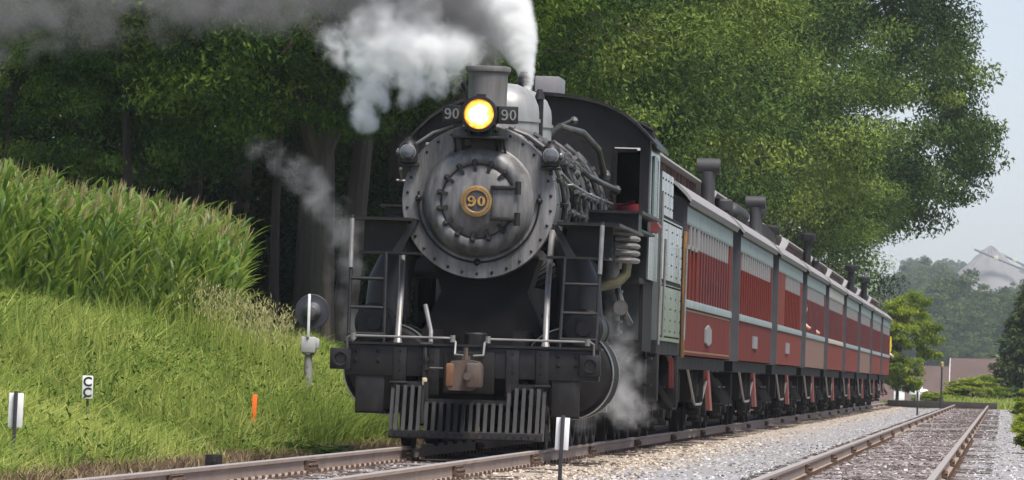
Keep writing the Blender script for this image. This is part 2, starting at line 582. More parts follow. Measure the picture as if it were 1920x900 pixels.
def track(cx, y0, y1, joints, label, cover, seed):
    t = thing('railway_track', label, 'railway track', (cx, 0, 0))
    me = rail_mesh(y0, y1)
    for s in (-1, 1):
        link('rail', me, t, (s * GAUGE, 0, 0))
        for y in joints:
            link('joint_bar', JM, t, (s * GAUGE, y + (0 if s > 0 else 0.7), 0))
    rng = random.Random(seed)
    mb = MB()
    y = y0
    while y < y1:
        dz = rng.uniform(-.012, .012)
        w = rng.uniform(.2, .24)
        a = rng.uniform(-.03, .03)
        mb.box(-1.3 + a, 1.3 + a, y, y + w, -.36, cover + dz)
        y += .56 + rng.uniform(-.04, .04)
    o = mb.build('sleepers', TIEM, t)
    o['kind'] = 'stuff'
    # tie plates with spikes under both rails
    mb = MB()
    y = y0 + .1
    while y < min(y1, 130):
        for s in (-1, 1):
            mb.box(s * GAUGE - .13, s * GAUGE + .13, y - .08, y + .08, -.175, -.158)
            for q in (-1, 1):
                mb.box(s * GAUGE + q * .085 - .014, s * GAUGE + q * .085 + .014, y - .014, y + .014, -.16, -.125)
        y += .56
    o = mb.build('tie_plates', JOINTM, t)
    o['kind'] = 'stuff'
    return t
track(MX, 30, 326, [43.3, 54.1, 64.9, 75.6, 86.2, 96.9, 107.5, 118.1, 128.8, 139.4, 150, 161, 172, 183, 194, 205, 216, 227, 238, 249, 260, 271, 282, 293, 304],
      'jointed main line track the steam train stands on', -.168, 1)
track(SX, 30, 306, [40.5, 51.5, 62.5, 73.7, 84.9, 96.2, 107.5, 119, 131, 143, 155, 167, 179, 191, 203, 215, 227, 239, 251, 263, 275, 287, 298],
      'empty rusty siding track beside the train', -.170, 2)

# dark bars standing in for the edge-on rail at the far end of the siding
tb = MB()
tb.cbox(-1.9, 3.1, -.14, .14, 0, .3, .015)
tb.cbox(-1.9, 3.1, .16, .44, -.01, .28, .015)
o = tb.build('siding_end_bar', surf('dark_end_bar', (0.04, 0.032, 0.027), 0.85, 0, 0.3, 3, bump=0.3), None, (-3.35, 308.5, -.18))
o.rotation_euler = (0, 0, R(-3))
tag(o, 'dark bar standing in for the edge-on rail at the far end of the siding', 'bar')

# ------------------------------------------------------------------ loose stone
def stones(name, label, boxes, size, mat, seed):
    rng = np.random.default_rng(seed)
    P = []
    for (x0, x1, y0, y1, n) in boxes:
        # more of them near the camera
        u = rng.random(n)
        y = y0 * (y1 / y0) ** u
        P.append(np.stack([rng.uniform(x0, x1, n), y], 1))
    P = np.concatenate(P)
    # keep the rail heads and web clear
    for c in (MX, SX):
        for s in (-1, 1):
            P = P[np.abs(P[:, 0] - c - s * GAUGE) > 0.1]
    n = len(P)
    z = gz(P[:, 0], P[:, 1])
    octa = np.array([(1, 0, 0), (-.5, .87, 0), (-.5, -.87, 0), (.35, .6, .75), (-.8, 0, .7), (.35, -.6, .8)], float)
    tri = np.array([(0, 1, 3), (1, 2, 4), (2, 0, 5), (3, 1, 4), (4, 2, 5), (5, 0, 3), (3, 4, 5)])
    sc = size * (0.45 + 0.9 * rng.random(n) ** 2)
    ang = rng.uniform(0, 2 * PI, n)
    V = octa[None] * (1 + 0.35 * rng.normal(size=(n, 6, 3))) * sc[:, None, None]
    tilt = rng.normal(0, 0.5, n)
    y_, z_ = V[..., 1].copy(), V[..., 2].copy()
    V[..., 1] = y_ * np.cos(tilt)[:, None] - z_ * np.sin(tilt)[:, None]
    V[..., 2] = y_ * np.sin(tilt)[:, None] + z_ * np.cos(tilt)[:, None]
    x_, y_ = V[..., 0].copy(), V[..., 1].copy()
    V[..., 0] = x_ * np.cos(ang)[:, None] - y_ * np.sin(ang)[:, None] + P[:, 0][:, None]
    V[..., 1] = x_ * np.sin(ang)[:, None] + y_ * np.cos(ang)[:, None] + P[:, 1][:, None]
    V[..., 2] = V[..., 2] * 0.8 + (z - 0.012)[:, None]
    T = (tri[None] + (np.arange(n) * 6)[:, None, None]).reshape(-1, 3)
    tint = np.repeat(rng.random(n), len(tri))
    o = link(name, tri_mesh(name, V.reshape(-1, 3), T, mat, tint))
    return tag(o, label, 'gravel', kind='stuff')
def stone_mat(name, stops):
    mt, t, out = new_mat(name)
    at = N(t, 'ShaderNodeAttribute')
    at.attribute_name = 'tint'
    c = ramp(t, at.outputs['Fac'], stops)
    p = N(t, 'ShaderNodeBsdfPrincipled')
    t.links.new(c, p.inputs['Base Color'])
    p.inputs['Roughness'].default_value = 0.85
    t.links.new(p.outputs[0], out.inputs['Surface'])
    return mt
PALE = stone_mat('pale_stone', [(0, (0.09, 0.083, 0.085)), (0.3, (0.22, 0.212, 0.215)), (0.7, (0.35, 0.34, 0.345)), (1, (0.58, 0.57, 0.57))])
TANS = stone_mat('tan_stone', [(0, (0.10, 0.08, 0.06)), (0.3, (0.27, 0.21, 0.16)), (0.65, (0.42, 0.35, 0.27)), (1, (0.62, 0.54, 0.45))])
DIRT = stone_mat('dirty_stone', [(0, (0.07, 0.055, 0.05)), (0.35, (0.12, 0.092, 0.086)), (0.7, (0.22, 0.185, 0.18)), (1, (0.46, 0.43, 0.43))])
stones('pale_gravel', 'pale grey crushed stone between the main line and siding', [(-4.3, -2.25, 50, 120, 16000), (-4.3, -2.25, 120, 300, 8000), (-.4, 1.3, 50, 140, 9000), (-.4, 1.0, 140, 300, 5000), (-8.9, -7.0, 45, 75, 3000)], .026, PALE, 11)
stones('tan_gravel', 'tan brown crushed stone along the near rail of the train', [(-5.15, -3.9, 48, 110, 12000), (-5.15, -4.0, 110, 300, 3500), (-9.2, -7.1, 60, 120, 1800)], .026, TANS, 12)
stones('siding_ballast', 'dirty stone and cinders between the siding rails', [(-2.1, -.7, 50, 130, 9000), (-2.1, -.7, 130, 300, 6000), (-6.7, -5.35, 40, 76, 6000), (-.65, -.2, 50, 300, 1200)], .03, DIRT, 13)

# ------------------------------------------------------------------ locomotive
LY = 75.9
BX, BZ = -0.07, 2.84               # boiler axis
loco = thing('steam_locomotive', 'black steam locomotive with lit headlight and number 90 on its grey round smokebox', 'locomotive', (MX, LY, 0))

# boiler barrel, smokebox and firebox
b = MB()
b.lathe((BX, 1.5, BZ), (0, 1, 0), [(0, .885), (.03, .893), (2.6, .893), (2.62, .875), (6.0, .885), (6.6, .93), (8.6, .98)], 64)
boiler = b.build('boiler', GRAPHD, loco)
for y, r in ((4.12, .905), (5.0, .893), (5.9, .9), (6.9, .945), (7.8, .975), (8.9, .985)):
    b = MB()
    b.lathe((BX, y, BZ), (0, 1, 0), [(0, r - .03), (0, r), (.07, r), (.07, r - .03)], 64, False, False)
    b.build('boiler_band', PIPE, boiler)

# smokebox front: flat bolted ring, raised dished ring, then the door
b = MB()
b.lathe((BX, 1.5, BZ), (0, -1, 0), [(-.02, .893), (.025, .893), (.035, .885), (.035, .665), (.045, .65), (.10, .63), (.17, .585), (.205, .53), (.21, .48), (.195, .44), (.18, .425)], 72, False, True)
sfront = b.build('smokebox_front', GRAPH, loco)
b = MB()
for k in range(30):
    a = 2 * PI * (k + .5) / 30
    b.lathe((BX + .835 * math.cos(a), 1.47, BZ + .835 * math.sin(a)), (0, -1, 0), [(0, .02), (.014, .017), (.022, .008)], 8)
for k in range(20):
    a = 2 * PI * k / 20
    b.lathe((BX + .893 * math.cos(a), 1.7, BZ + .893 * math.sin(a)), (math.cos(a), 0, math.sin(a)), [(0, .018), (.014, .012)], 6)
o = b.build('rivets', BLK, sfront)
o['kind'] = 'stuff'
# door with dogs, hinge strap and plate
b = MB()
b.lathe((BX, 1.32, BZ), (0, -1, 0), [(0, .42), (.012, .418), (.02, .405), (.045, .36), (.075, .27), (.095, .16), (.10, .0)], 56, True, False)
door = b.build('smokebox_door', GRAPH, loco)
b = MB()
b.lathe((0, 0, 0), (0, -1, 0), [(0, .035), (.02, .035), (.02, .02), (.045, .02), (.05, .01)], 8)
b.box(-.02, .02, -.03, .0, -.10, .03)
dogme = b.mesh('clamp', BLK)
for k in range(15):
    a = 2 * PI * (k + .25) / 15 + PI / 2
    if -0.42 < ((a + PI) % (2 * PI)) - PI < 0.42:
        continue
    o = link('clamp', dogme, door, (BX + .452 * math.cos(a), 1.285, BZ + .452 * math.sin(a)), (0, -a + PI / 2, 0))
b = MB()
b.lathe((BX, 1.31, BZ), (0, -1, 0), [(0, .432), (.012, .432), (.012, .418), (0, .418)], 56, False, False)
b.build('door_seam', BLK, door)
b = MB()
b.cbox(BX + .17, BX + .46, 1.2, 1.29, BZ - .2, BZ + .17, .012)
b.build('hinge_plate', GRAPH, door)
for z in (.16, -.2):
    b = MB()
    b.cbox(BX + .15, BX + .5, 1.16, 1.22, BZ + z - .022, BZ + z + .022, .01)
    b.cyl((BX + .47, 1.18, BZ + z - .075), (BX + .47, 1.18, BZ + z + .075), .035, seg=12)
    b.build('hinge', BLK, door)
b = MB()
b.lathe((BX - .01, 1.215, BZ - .005), (0, -1, 0), [(0, .165), (.022, .165), (.026, .14), (.026, .12), (.02, .118)], 40)
plate = b.build('number_plate', PLATE, loco)
b = MB()
b.lathe((BX - .01, 1.215, BZ - .005), (0, -1, 0), [(-.002, .166), (.03, .182), (.034, .175), (.034, .128), (.03, .122), (.015, .12)], 40, False, False)
b.build('gold_rim', surf('tarnished_gold', (0.26, 0.155, 0.05), 0.5, 0.2, 0.25, 12), plate)
b = MB()
for k in range(34):                         # raised maker's lettering round the rim, too small to read
    a = 2 * PI * k / 34
    if k % 17 == 8: continue
    x, z = BX - .01 + .152 * math.cos(a), BZ - .005 + .152 * math.sin(a)
    b.lathe((x, 1.183, z), (0, -1, 0), [(0, .0085), (.003, .0085)], 4)
o = b.build('rim_lettering', PLATE, plate)
o['kind'] = 'stuff'
def digits(w, h, th, dep, mat, thin=.5):
    """the numerals 9 and 0 with thick sides and thin tops, upright, facing -Y"""
    mb = MB()
    def ring(cx, cz, rx, rz, tx, tz, n=20):
        vs, fs = [], []
        for yy in (0, -dep):
            for q in range(n):
                a = 2 * PI * q / n
                vs.append((cx + rx * math.cos(a), yy, cz + rz * math.sin(a)))
            for q in range(n):
                a = 2 * PI * q / n
                vs.append((cx + (rx - tx) * math.cos(a), yy, cz + (rz - tz) * math.sin(a)))
        for q in range(n):
            j = (q + 1) % n
            fs += [(2 * n + q, 2 * n + j, 3 * n + j, 3 * n + q), (q, 2 * n + q, 2 * n + j, j), (n + q, n + j, 3 * n + j, 3 * n + q)]
        mb.add(vs, fs)
    ring(w * .56, 0, w * .42, h * .5, th, th * thin)
    ring(-w * .52, h * .20, w * .40, h * .30, th * .85, th * thin)
    pts = [(-w * .14, h * .17), (-w * .15, -h * .1), (-w * .24, -h * .32), (-w * .42, -h * .46), (-w * .66, -h * .47), (-w * .82, -h * .36)]
    ws = [th * .5, th * .5, th * .5, th * .4, th * .42, th * .6]
    for i in range(len(pts) - 1):
        (x0, z0), (x1, z1) = pts[i], pts[i + 1]
        dx, dz = x1 - x0, z1 - z0
        l = math.hypot(dx, dz)
        nx_, nz_ = -dz / l, dx / l
        q = [(x0 + nx_ * ws[i], z0 + nz_ * ws[i]), (x1 + nx_ * ws[i + 1], z1 + nz_ * ws[i + 1]), (x1 - nx_ * ws[i + 1], z1 - nz_ * ws[i + 1]), (x0 - nx_ * ws[i], z0 - nz_ * ws[i])]
        mb.prism(q, 'y', 0, -dep - .0004 * i)
    return mb.mesh('numerals', mat)
link('numerals', digits(.108, .112, .030, .012, GOLD, .45), plate, (BX - .012, 1.192, BZ - .002))
# lower handrail hooped round the front
b = MB()
pts = [(BX + .70 * math.cos(a), 1.44, BZ + .70 * math.sin(a)) for a in np.linspace(PI + .0, 2 * PI + .0, 40)]
b.tube(pts, .012, 8)
for a in (PI, 1.5 * PI, 2 * PI):
    x, z = BX + .70 * math.cos(a), BZ + .70 * math.sin(a)
    b.sphere((x, 1.43, z + (.02 if a != 1.5 * PI else 0)), .04, 10)
    b.cyl((x, 1.47, z), (x, 1.42, z), .018, seg=8)
    if a != 1.5 * PI:
        b.cyl((x, 1.43, z + .02), (x, 1.43, z + .1), .013, seg=8)
b.build('handrail', BLK, loco)
# hood rails over the smokebox front
for s in (-1, 1):
    b = MB()
    b.tube([(BX + s * .32, 1.42, 3.70), (BX + s * .55, 1.42, 3.62), (BX + s * .78, 1.43, 3.46), (BX + s * .85, 1.47, 3.36)], .018, 8)
    b.tube([(BX + s * .93, 1.6, 3.2), (BX + s * .99, 2.5, 3.1), (BX + s * 1.02, 5, 3.06), (BX + s * 1.06, 9.6, 3.06)], .02, 8)
    for y in (2.2, 4, 6, 8):
        b.cyl((BX + s * .9, y, 3.07), (BX + s * 1.03, y, 3.08), .018, seg=6)
    b.build('handrail', STEEL, loco)

# stack
b = MB()
b.lathe((BX, 2.3, 3.62), (0, 0, 1), [(0, .42), (.06, .36), (.12, .28), (.18, .235), (.3, .222), (.70, .232), (.74, .238), (.76, .262), (.79, .268), (.815, .262), (.82, .235), (.7, .20), (.2, .19)], 40, True, True)
b.build('stack', STACKM, loco)
# domes with bands
for y, r, zt in ((5.0, .42, 4.37), (6.75, .455, 4.39)):
    b = MB()
    h = zt - 3.3
    b.lathe((BX, y, 3.3), (0, 0, 1), [(0, r + .24), (.25, r + .2), (.36, r + .06), (.44, r), (.60, r), (.6, r + .018), (.64, r + .018), (.64, r), (h - .36, r), (h - .27, r * .97), (h - .16, r * .86), (h - .07, r * .66), (h - .015, r * .35), (h, 0.0)], 40, True, False)
    b.build('dome', DOMEM, loco)
b = MB()
b.cyl((BX + .16, 5.85, 3.7), (BX + .16, 5.85, 4.42), .07, seg=12)
b.cyl((BX + .16, 5.85, 4.42), (BX + .16, 5.85, 4.55), .095, .05, seg=12)
b.build('safety_valve', BLK, loco)
b = MB()
b.cyl((BX + .36, 5.85, 3.6), (BX + .36, 5.85, 4.22), .05, seg=10)
b.cyl((BX + .36, 5.85, 4.22), (BX + .36, 5.85, 4.34), .07, .03, seg=10)
b.build('safety_valve', BLK, loco)
b = MB()
b.tube([(BX - .25, 3.2, 3.65), (BX - .28, 3.2, 4.0), (BX - .33, 3.2, 4.2), (BX - .37, 3.15, 4.28)], .03, 8)
b.build('whistle', BLK, loco)

# headlight with bracket and number boards
HX, HZ = BX, 3.835
b = MB()
b.lathe((HX, 1.62, HZ), (0, -1, 0), [(0, .13), (.03, .18), (.12, .205), (.5, .205), (.5, .19), (.52, .19), (.53, .212), (.57, .212), (.575, .175), (.56, .172), (.5, .165)], 40, True, True)
b.box(HX - .05, HX + .05, 1.3, 1.42, HZ + .2, HZ + .24)
hl = b.build('headlight', BLK, loco)
def lens_mat():
    mt, t, out = new_mat('lit_headlight_lens')
    tc = t.nodes.new('ShaderNodeTexCoord')
    ln = t.nodes.new('ShaderNodeVectorMath')
    ln.operation = 'LENGTH'
    mp = t.nodes.new('ShaderNodeMapping')
    mp.inputs['Scale'].default_value = (1, 0, 1)
    t.links.new(tc.outputs['Object'], mp.inputs[0])
    t.links.new(mp.outputs[0], ln.inputs[0])
    f = mapr(t, ln.outputs['Value'], 0.0, 0.17)
    nz = noise_tex(t, 14, 2, 0.5)
    f = mathn(t, 'ADD', f, mathn(t, 'MULTIPLY', mathn(t, 'SUBTRACT', nz, 0.5), 0.5))
    c = ramp(t, f, [(0.0, (1.0, 0.90, 0.55)), (0.45, (1.0, 0.74, 0.28)), (0.75, (1.0, 0.47, 0.07)), (1.0, (0.85, 0.28, 0.02))])
    s = ramp(t, f, [(0.0, 1.0), (0.5, 0.5), (0.85, 0.2), (1.0, 0.12)])
    e = N(t, 'ShaderNodeEmission')
    t.links.new(c, e.inputs[0])
    t.links.new(mathn(t, 'MULTIPLY', s, 6.5), e.inputs[1])
    t.links.new(e.outputs[0], out.inputs['Surface'])
    return mt
b = MB()
b.lathe((0, 0, 0), (0, -1, 0), [(0, .173), (.015, .14), (.026, .08), (.03, 0.0)], 36, True, False)
b.build('lens', lens_mat(), hl, (HX, 1.09, HZ))
b = MB()
b.cbox(HX - .31, HX + .31, 1.1, 1.75, 3.555, 3.585, .008)
b.box(HX - .14, HX - .10, 1.2, 1.5, 3.58, 3.68)
b.box(HX + .10, HX + .14, 1.2, 1.5, 3.58, 3.68)
b.prism([(-.19, 3.56), (.19, 3.56), (.15, 3.38), (-.15, 3.38)], 'y', 1.38, 1.46)
for s in (-1, 1):
    b.prism([(1.12, 3.56), (1.5, 3.56), (1.5, 3.36)], 'x', HX + s * .2 - .012, HX + s * .2 + .012)
    b.tube([(HX + s * .29, 1.2, 3.57), (HX + s * .28, 1.35, 3.48), (HX + s * .3, 1.46, 3.36)], .014, 6)
b.build('headlight_bracket', BLK, loco)
NUMW = surf('number_white', (0.17, 0.17, 0.165), 0.5, 0, 0.1, 5)
dg = digits(.092, .12, .02, .006, NUMW, .7)
for s, lbl in ((-1, None), (1, None)):
    b = MB()
    b.cbox(-.118, .118, -.012, .14, -.1, .1, .01)
    nb = b.build('number_board', BLK, hl, (HX + s * .325, 1.25, HZ + .005))
    nb.rotation_euler = (0, 0, s * R(16))
    link('numerals', dg, nb, (0, -.013, 0))

# marker lamps
for s in (-1, 1):
    b = MB()
    x, z = BX + s * .825, 3.385
    b.lathe((x, 1.38, z - .13), (0, 0, 1), [(0, .07), (.01, .10), (.05, .11), (.2, .11), (.24, .085), (.27, .05), (.3, .045), (.31, 0)], 20, True, False)
    b.box(x - .12, x + .12, 1.34, 1.5, z - .16, z - .135)
    b.box(x - .02, x + .02, 1.4, 1.55, z - .22, z - .14)
    ml = b.build('marker_lamp', BLK, loco)
    b = MB()
    b.lathe((x, 1.29, z), (0, -1, 0), [(-.03, .095), (.0, .095), (.012, .085)], 20)
    b.build('lamp_rim', STEEL, ml)
    b = MB()
    b.lathe((x, 1.28, z), (0, -1, 0), [(0, .082), (.03, .065), (.045, .03), (.05, 0)], 20, True, False)
    b.build('lens', LENSG, ml)
    b = MB()
    b.lathe((x + s * .11, 1.38, z), (s, 0, 0), [(-.02, .05), (.02, .045), (.035, .02)], 12)
    b.build('lens', LENSG, ml)

# bumper beam with end pockets, bolts and brackets
b = MB()
b.cbox(-1.42, 1.46, 0, .26, .80, 1.15, .012)
b.box(-1.44, 1.48, -.03, .42, 1.152, 1.18)
beam = b.build('bumper_beam', BLK, loco)
for s, x in ((-1, -1.475), (1, 1.36)):
    b = MB()
    b.cbox(x - .12, x + .12, -.05, .05, .86, 1.10, .012)
    b.lathe((x, -.05, .98), (0, -1, 0), [(0, .085), (.022, .085), (.022, .07), (-.03, .05), (-.04, 0)], 20, False, False)
    b.build('push_pole_pocket', BLK, beam)
b = MB()
for x0 in (-1.3, -1.05, -.8, -.42, .48, .8, 1.0, 1.2):
    for z in (1.08, .97) + ((.86,) if abs(x0) < .9 else ()):
        b.lathe((x0, .0, z), (0, -1, 0), [(0, .026), (.012, .026), (.022, .012)], 8)
o = b.build('bolts', BLK2, beam)
o['kind'] = 'stuff'
for x in (-.8, -.42, .48, .82):
    b = MB()
    b.cbox(x - .075, x + .075, -.022, .0, .60 if abs(x) < .6 else .74, 1.13, .008)
    if abs(x) > .6: b.cbox(x - .1, x + .1, -.12, .0, .715, .745, .008)
    b.build('bracket', BLK, beam)
# step plates hanging below the beam
for x0, x1 in ((-1.30, -.97), (.93, 1.25)):
    b = MB()
    b.cbox(x0, x1, .02, .055, .37, .86, .01)
    b.cbox(x0, x1, .02, .3, .37, .40, .008)
    b.build('footstep', BLK, loco)
# pilot: slats, top bars and bottom bar
b = MB()
b.prism([(-.34, .10), (-.40, .12), (-.40, .185), (-.34, .20), (-.30, .12)], 'x', -.87, .87)
b.prism([(-.10, .68), (-.05, .68), (-.05, .745), (-.10, .745)], 'x', -.86, -.48)
b.prism([(-.10, .68), (-.05, .68), (-.05, .745), (-.10, .745)], 'x', .46, .86)
b.prism([(-.17, .50), (-.11, .50), (-.11, .555), (-.17, .555)], 'x', -.48, .46)
for x in (-.48, .46):
    b.box(x - .025, x + .025, -.16, -.06, .5, .745)
for x in (-.86, .86):
    b.prism([(-.34, .11), (-.29, .11), (0.0, .74), (-.06, .74)], 'x', x - .02, x + .02)
    b.prism([(-.05, .72), (.25, .82), (.25, .75), (-.05, .66)], 'x', x - .02, x + .02)
pilot = b.build('pilot', BLK, loco)
def slat(h):
    mb = MB()
    y1 = -.33 + (h - .17) / (.74 - .17) * .27
    mb.prism([(-.375, .17), (-.31, .17), (y1 + .0, h), (y1 - .055, h)], 'x', -.021, .021)
    return mb.mesh('slat', BLK)
s_hi, s_lo = slat(.70), slat(.52)
nsl = 20
for k in range(nsl):
    x = -.80 + 1.6 * k / (nsl - 1)
    link('slat', s_lo if -.47 < x < .45 else s_hi, pilot, (x, 0, 0))
b = MB()
for k in range(nsl):
    x = -.80 + 1.6 * k / (nsl - 1)
    b.lathe((x, -.395, .15), (0, -1, 0), [(0, .016), (.012, .012)], 6)
o = b.build('bolts', BLK2, pilot)
o['kind'] = 'stuff'
# coupler
b = MB()
b.cbox(-.30, .28, -.06, .02, .62, 1.10, .02)
b.cbox(-.10, .10, -.45, .0, .74, .96, .02)
cpl = b.build('coupler', BLK2, loco)
b = MB()
b.prism([(-.20, .70), (-.17, .66), (.06, .655), (.15, .70), (.185, .76), (.185, .93), (.15, .985), (.04, 1.005), (-.15, .99), (-.20, .93)], 'y', -.78, -.42)
b.cbox(.02, .19, -.86, -.5, .69, .97, .03)
b.build('knuckle', RUST, cpl)
b = MB()
b.cbox(-.21, -.12, -.80, -.44, .70, .96, .02)
b.build('guard_arm', surf('orange_rust', (0.17, 0.072, 0.028), 0.8, 0, 0.4, 9, dirt=(0.1, 0.07, 0.05), dirt_amt=0.8, dscale=7), cpl)
b = MB()
b.lathe((.04, -.8, .82), (0, -1, 0), [(0, .05), (.08, .045)], 10)
b.cyl((-.005, -.6, .98), (-.005, -.6, 1.14), .025, seg=8)
b.cyl((-.005, -.6, 1.0), (-.005, -.6, 1.05), .05, seg=8)
b.build('lock_pin', RUST, cpl)
b = MB()
b.lathe((0.03, .35, 1.18), (0, 0, 1), [(0, .13), (.12, .13), (.14, .11)], 20)
b.build('filler_cap', BLK, loco)
# uncoupling levers and grab irons along the beam
for s in (-1, 1):
    b = MB()
    b.tube([(s * 1.4, -.03, 1.08), (s * 1.4, -.07, 1.22), (s * 1.36, -.09, 1.245), (s * .2, -.09, 1.245), (s * .165, -.1, 1.2), (s * .16, -.2, 1.06), (s * .05, -.3, 1.05)], .014, 8)
    b.cyl((s * .2, -.09, 1.2), (s * .2, -.09, 1.28), .03, seg=8)
    b.cyl((s * 1.33, -.09, 1.2), (s * 1.33, -.09, 1.28), .03, seg=8)
    b.build('uncoupling_lever', STEEL, loco)
# air hose
b = MB()
b.tube([(-.50, -.06, 1.17), (-.51, -.09, 1.1), (-.5, -.1, .95), (-.51, -.11, .78)], .03, 8)
b.cyl((-.56, -.1, 1.17), (-.42, -.1, 1.17), .025, seg=8)
for z in (1.0, .9): b.cyl((-.5, -.1, z - .02), (-.5, -.1, z + .02), .05, seg=8)
b.cyl((-.5, -.1, .9), (-.3, -.08, .9), .014, seg=6)
hose = b.build('air_hose', BLK, loco)
b = MB()
b.cbox(-.53, -.475, -.15, -.08, .70, .79, .012)
b.build('hose_end', surf('pale_brass', (0.5, 0.4, 0.26), 0.5, 0.2, 0.3, 20), hose)
b = MB()
b.tube([(-.51, -.11, .72), (-.52, -.2, .5), (-.5, -.33, .26)], .028, 8)
b.build('hose_tail', BLK2, hose)

# front ladders to the running boards
for s in (-1, 1):
    xo, xi = s * 1.41, s * 1.0
    b = MB()
    b.tube([(xo, .12, 1.17), (xo + s * .01, .3, 2.0), (xo + s * .02, .42, 2.62)], .022, 8)
    b.tube([(xi, .12, 1.17), (xi + s * .02, .3, 2.2)], .018, 8)
    lad = b.build('ladder', BLK, loco)
    b = MB()
    b.tube([(xo + s * .012, .29, 2.02), (xo + s * .02, .40, 2.58)], .027, 8)
    b.build('grip', STEEL, lad)
    for z, y in ((1.27, .13), (1.57, .2), (1.9, .27)):
        b = MB()
        b.cyl((xo, y, z), (xi, y, z), .02, seg=8)
        b.build('rung', BLK, lad)
# diagonal smokebox braces
for s in (-1, 1):
    b = MB()
    b.tube([(s * .84, .1, 1.17), (s * .84, .11, 1.24), (BX * .5 + s * .84, .75, 1.85), (BX + s * .86, 1.35, 2.42), (BX + s * .86, 1.5, 2.5)], .034, 10, [.055, .036, .034, .036, .045])
    b.build('smokebox_brace', STEEL, loco)
# running boards with front plates
for s in (-1, 1):
    x0, x1 = (.86, 1.44) if s < 0 else (1.0, 1.62)
    def bx(mb, xa, xb, *a):
        lo, hi = sorted((s * xa, s * xb))
        mb.box(lo, hi, *a)
    b = MB()
    bx(b, x0 - .1, x1, .5, 5.6, 2.575, 2.61)
    bx(b, x0, x1 - .1, .95, .98, 2.22, 2.575)
    bx(b, x0 - .2, x1 - .1, .35, .98, 2.19, 2.215)
    b.prism([(s * (x0 + .02), 2.2), (s * (x0 + .14), 2.2), (s * (x0 - .1), 2.58), (s * (x0 - .16), 2.58)], 'y', .6, .64)
    rb = b.build('running_board', BLK, loco)
    b = MB()
    bx(b, .9, 1.6, 5.6, 10.0, 2.85, 2.885)
    bx(b, .92, 1.55, 5.7, 6.4, 2.62, 2.85)
    bx(b, .95, 1.53, 6.4, 10.0, 2.66, 2.69)
    b.build('step_board', BLK, rb)
# air cooler coils at the fireman's side: short stacked pipes
for k in range(4):
    z = 2.24 + .085 * k
    for y in (3.2, 3.62):
        b = MB()
        b.tube([(1.42, y, z), (1.6, y, z), (1.66, y + .09, z), (1.6, y + .19, z), (1.44, y + .19, z)], .032, 8)
        b.build('cooling_pipe', STEEL, loco)
b = MB()
b.tube([(1.56, 3.3, 2.2), (1.55, 3.3, 2.08), (1.46, 3.28, 1.98), (1.3, 3.25, 1.93), (1.18, 3.25, 1.92)], .06, 10)
b.build('drain_pipe', surf('brassy_pipe', (0.15, 0.14, 0.085), 0.35, 0.4, 0.2, 5), loco)

# cylinders, valve chests, steam pipes and saddle
for s in (-1, 1):
    b = MB()
    b.lathe((s * 1.03, 1.15, .88), (0, 1, 0), [(0, .30), (.02, .46), (.06, .50), (.06, .525), (1.3, .525), (1.3, .4)], 48)
    cy = b.build('cylinder', BLK2, loco)
    for y in (1.2, 2.36):
        b = MB()
        b.lathe((s * 1.03, y, .88), (0, 1, 0), [(0, .52), (0, .532), (.012, .535), (.035, .535), (.04, .52)], 48, False, False)
        b.build('jacket_rim', BRIGHT, cy)
    b = MB()
    b.lathe((s * 1.2, 1.05, 1.4), (0, 1, 0), [(0, .06), (0, .2), (.03, .235), (.1, .235), (.12, .215), (1.2, .215), (1.22, .235), (1.3, .235)], 32)
    b.lathe((s * 1.2, 1.05, 1.4), (0, -1, 0), [(0, .09), (.04, .085)], 12)
    b.build('valve_chest', BLK, loco)
    b = MB()
    b.tube([(s * 1.12, 1.75, 1.5), (s * 1.1, 1.75, 1.9), (s * .98, 1.8, 2.25), (s * .72, 1.9, 2.5)], .2, 18, [.27, .25, .2, .19])
    b.build('steam_pipe', BLK, loco)
b = MB()
b.prism([(-.75, .75), (.75, .75), (.72, 1.3), (.5, 1.8), (.62, 2.2), (-.62, 2.2), (-.5, 1.8), (-.72, 1.3)], 'y', 1.75, 2.6)
b.build('saddle', BLK2, loco)
b = MB()
b.box(-.58, -.46, .25, 11.5, .55, 1.35)
b.box(.46, .58, .25, 11.5, .55, 1.35)
b.box(-.6, .6, .25, .4, .5, 1.17)
b.box(-.46, .46, 2.6, 11.0, .9, 1.3)
b.box(-.82, .82, .42, 1.1, 1.12, 1.155)
b.box(-.9, .9, 7.2, 11.2, 1.2, 2.5)          # firebox sides and ash pan
b.box(-.4, .4, 2.9, 7, 1.6, 1.9)
b.build('frame', BLK2, loco)
for x, y0 in ((-.46, .05),):
    b = MB()
    b.tube([(x, y0, 1.18), (x - .02, y0 + .2, 1.32), (x - .1, y0 + .3, 1.62)], .026, 8)
    b.build('lever', STEEL, loco)
def wheel_mesh(r, w, spokes, mat, hub=.12):
    mb = MB()
    mb.lathe((0, 0, 0), (1, 0, 0), [(-w / 2, r - .1), (-w / 2, r - .01), (-w / 2 + .015, r + .0), (w / 2 - .045, r), (w / 2 - .03, r + .028), (w / 2, r + .028), (w / 2, r - .1), (-w / 2, r - .1)], 40, False, False)
    mb.lathe((0, 0, 0), (1, 0, 0), [(-w / 2 - .03, hub), (w / 2 + .01, hub)], 16)
    for k in range(spokes):
        a = 2 * PI * k / spokes
        c, s_ = math.cos(a), math.sin(a)
        mb.tube([(0, c * hub * .8, s_ * hub * .8), (0, c * (r - .06), s_ * (r - .06))], .035, 6)
    return mb.mesh('wheel', mat)
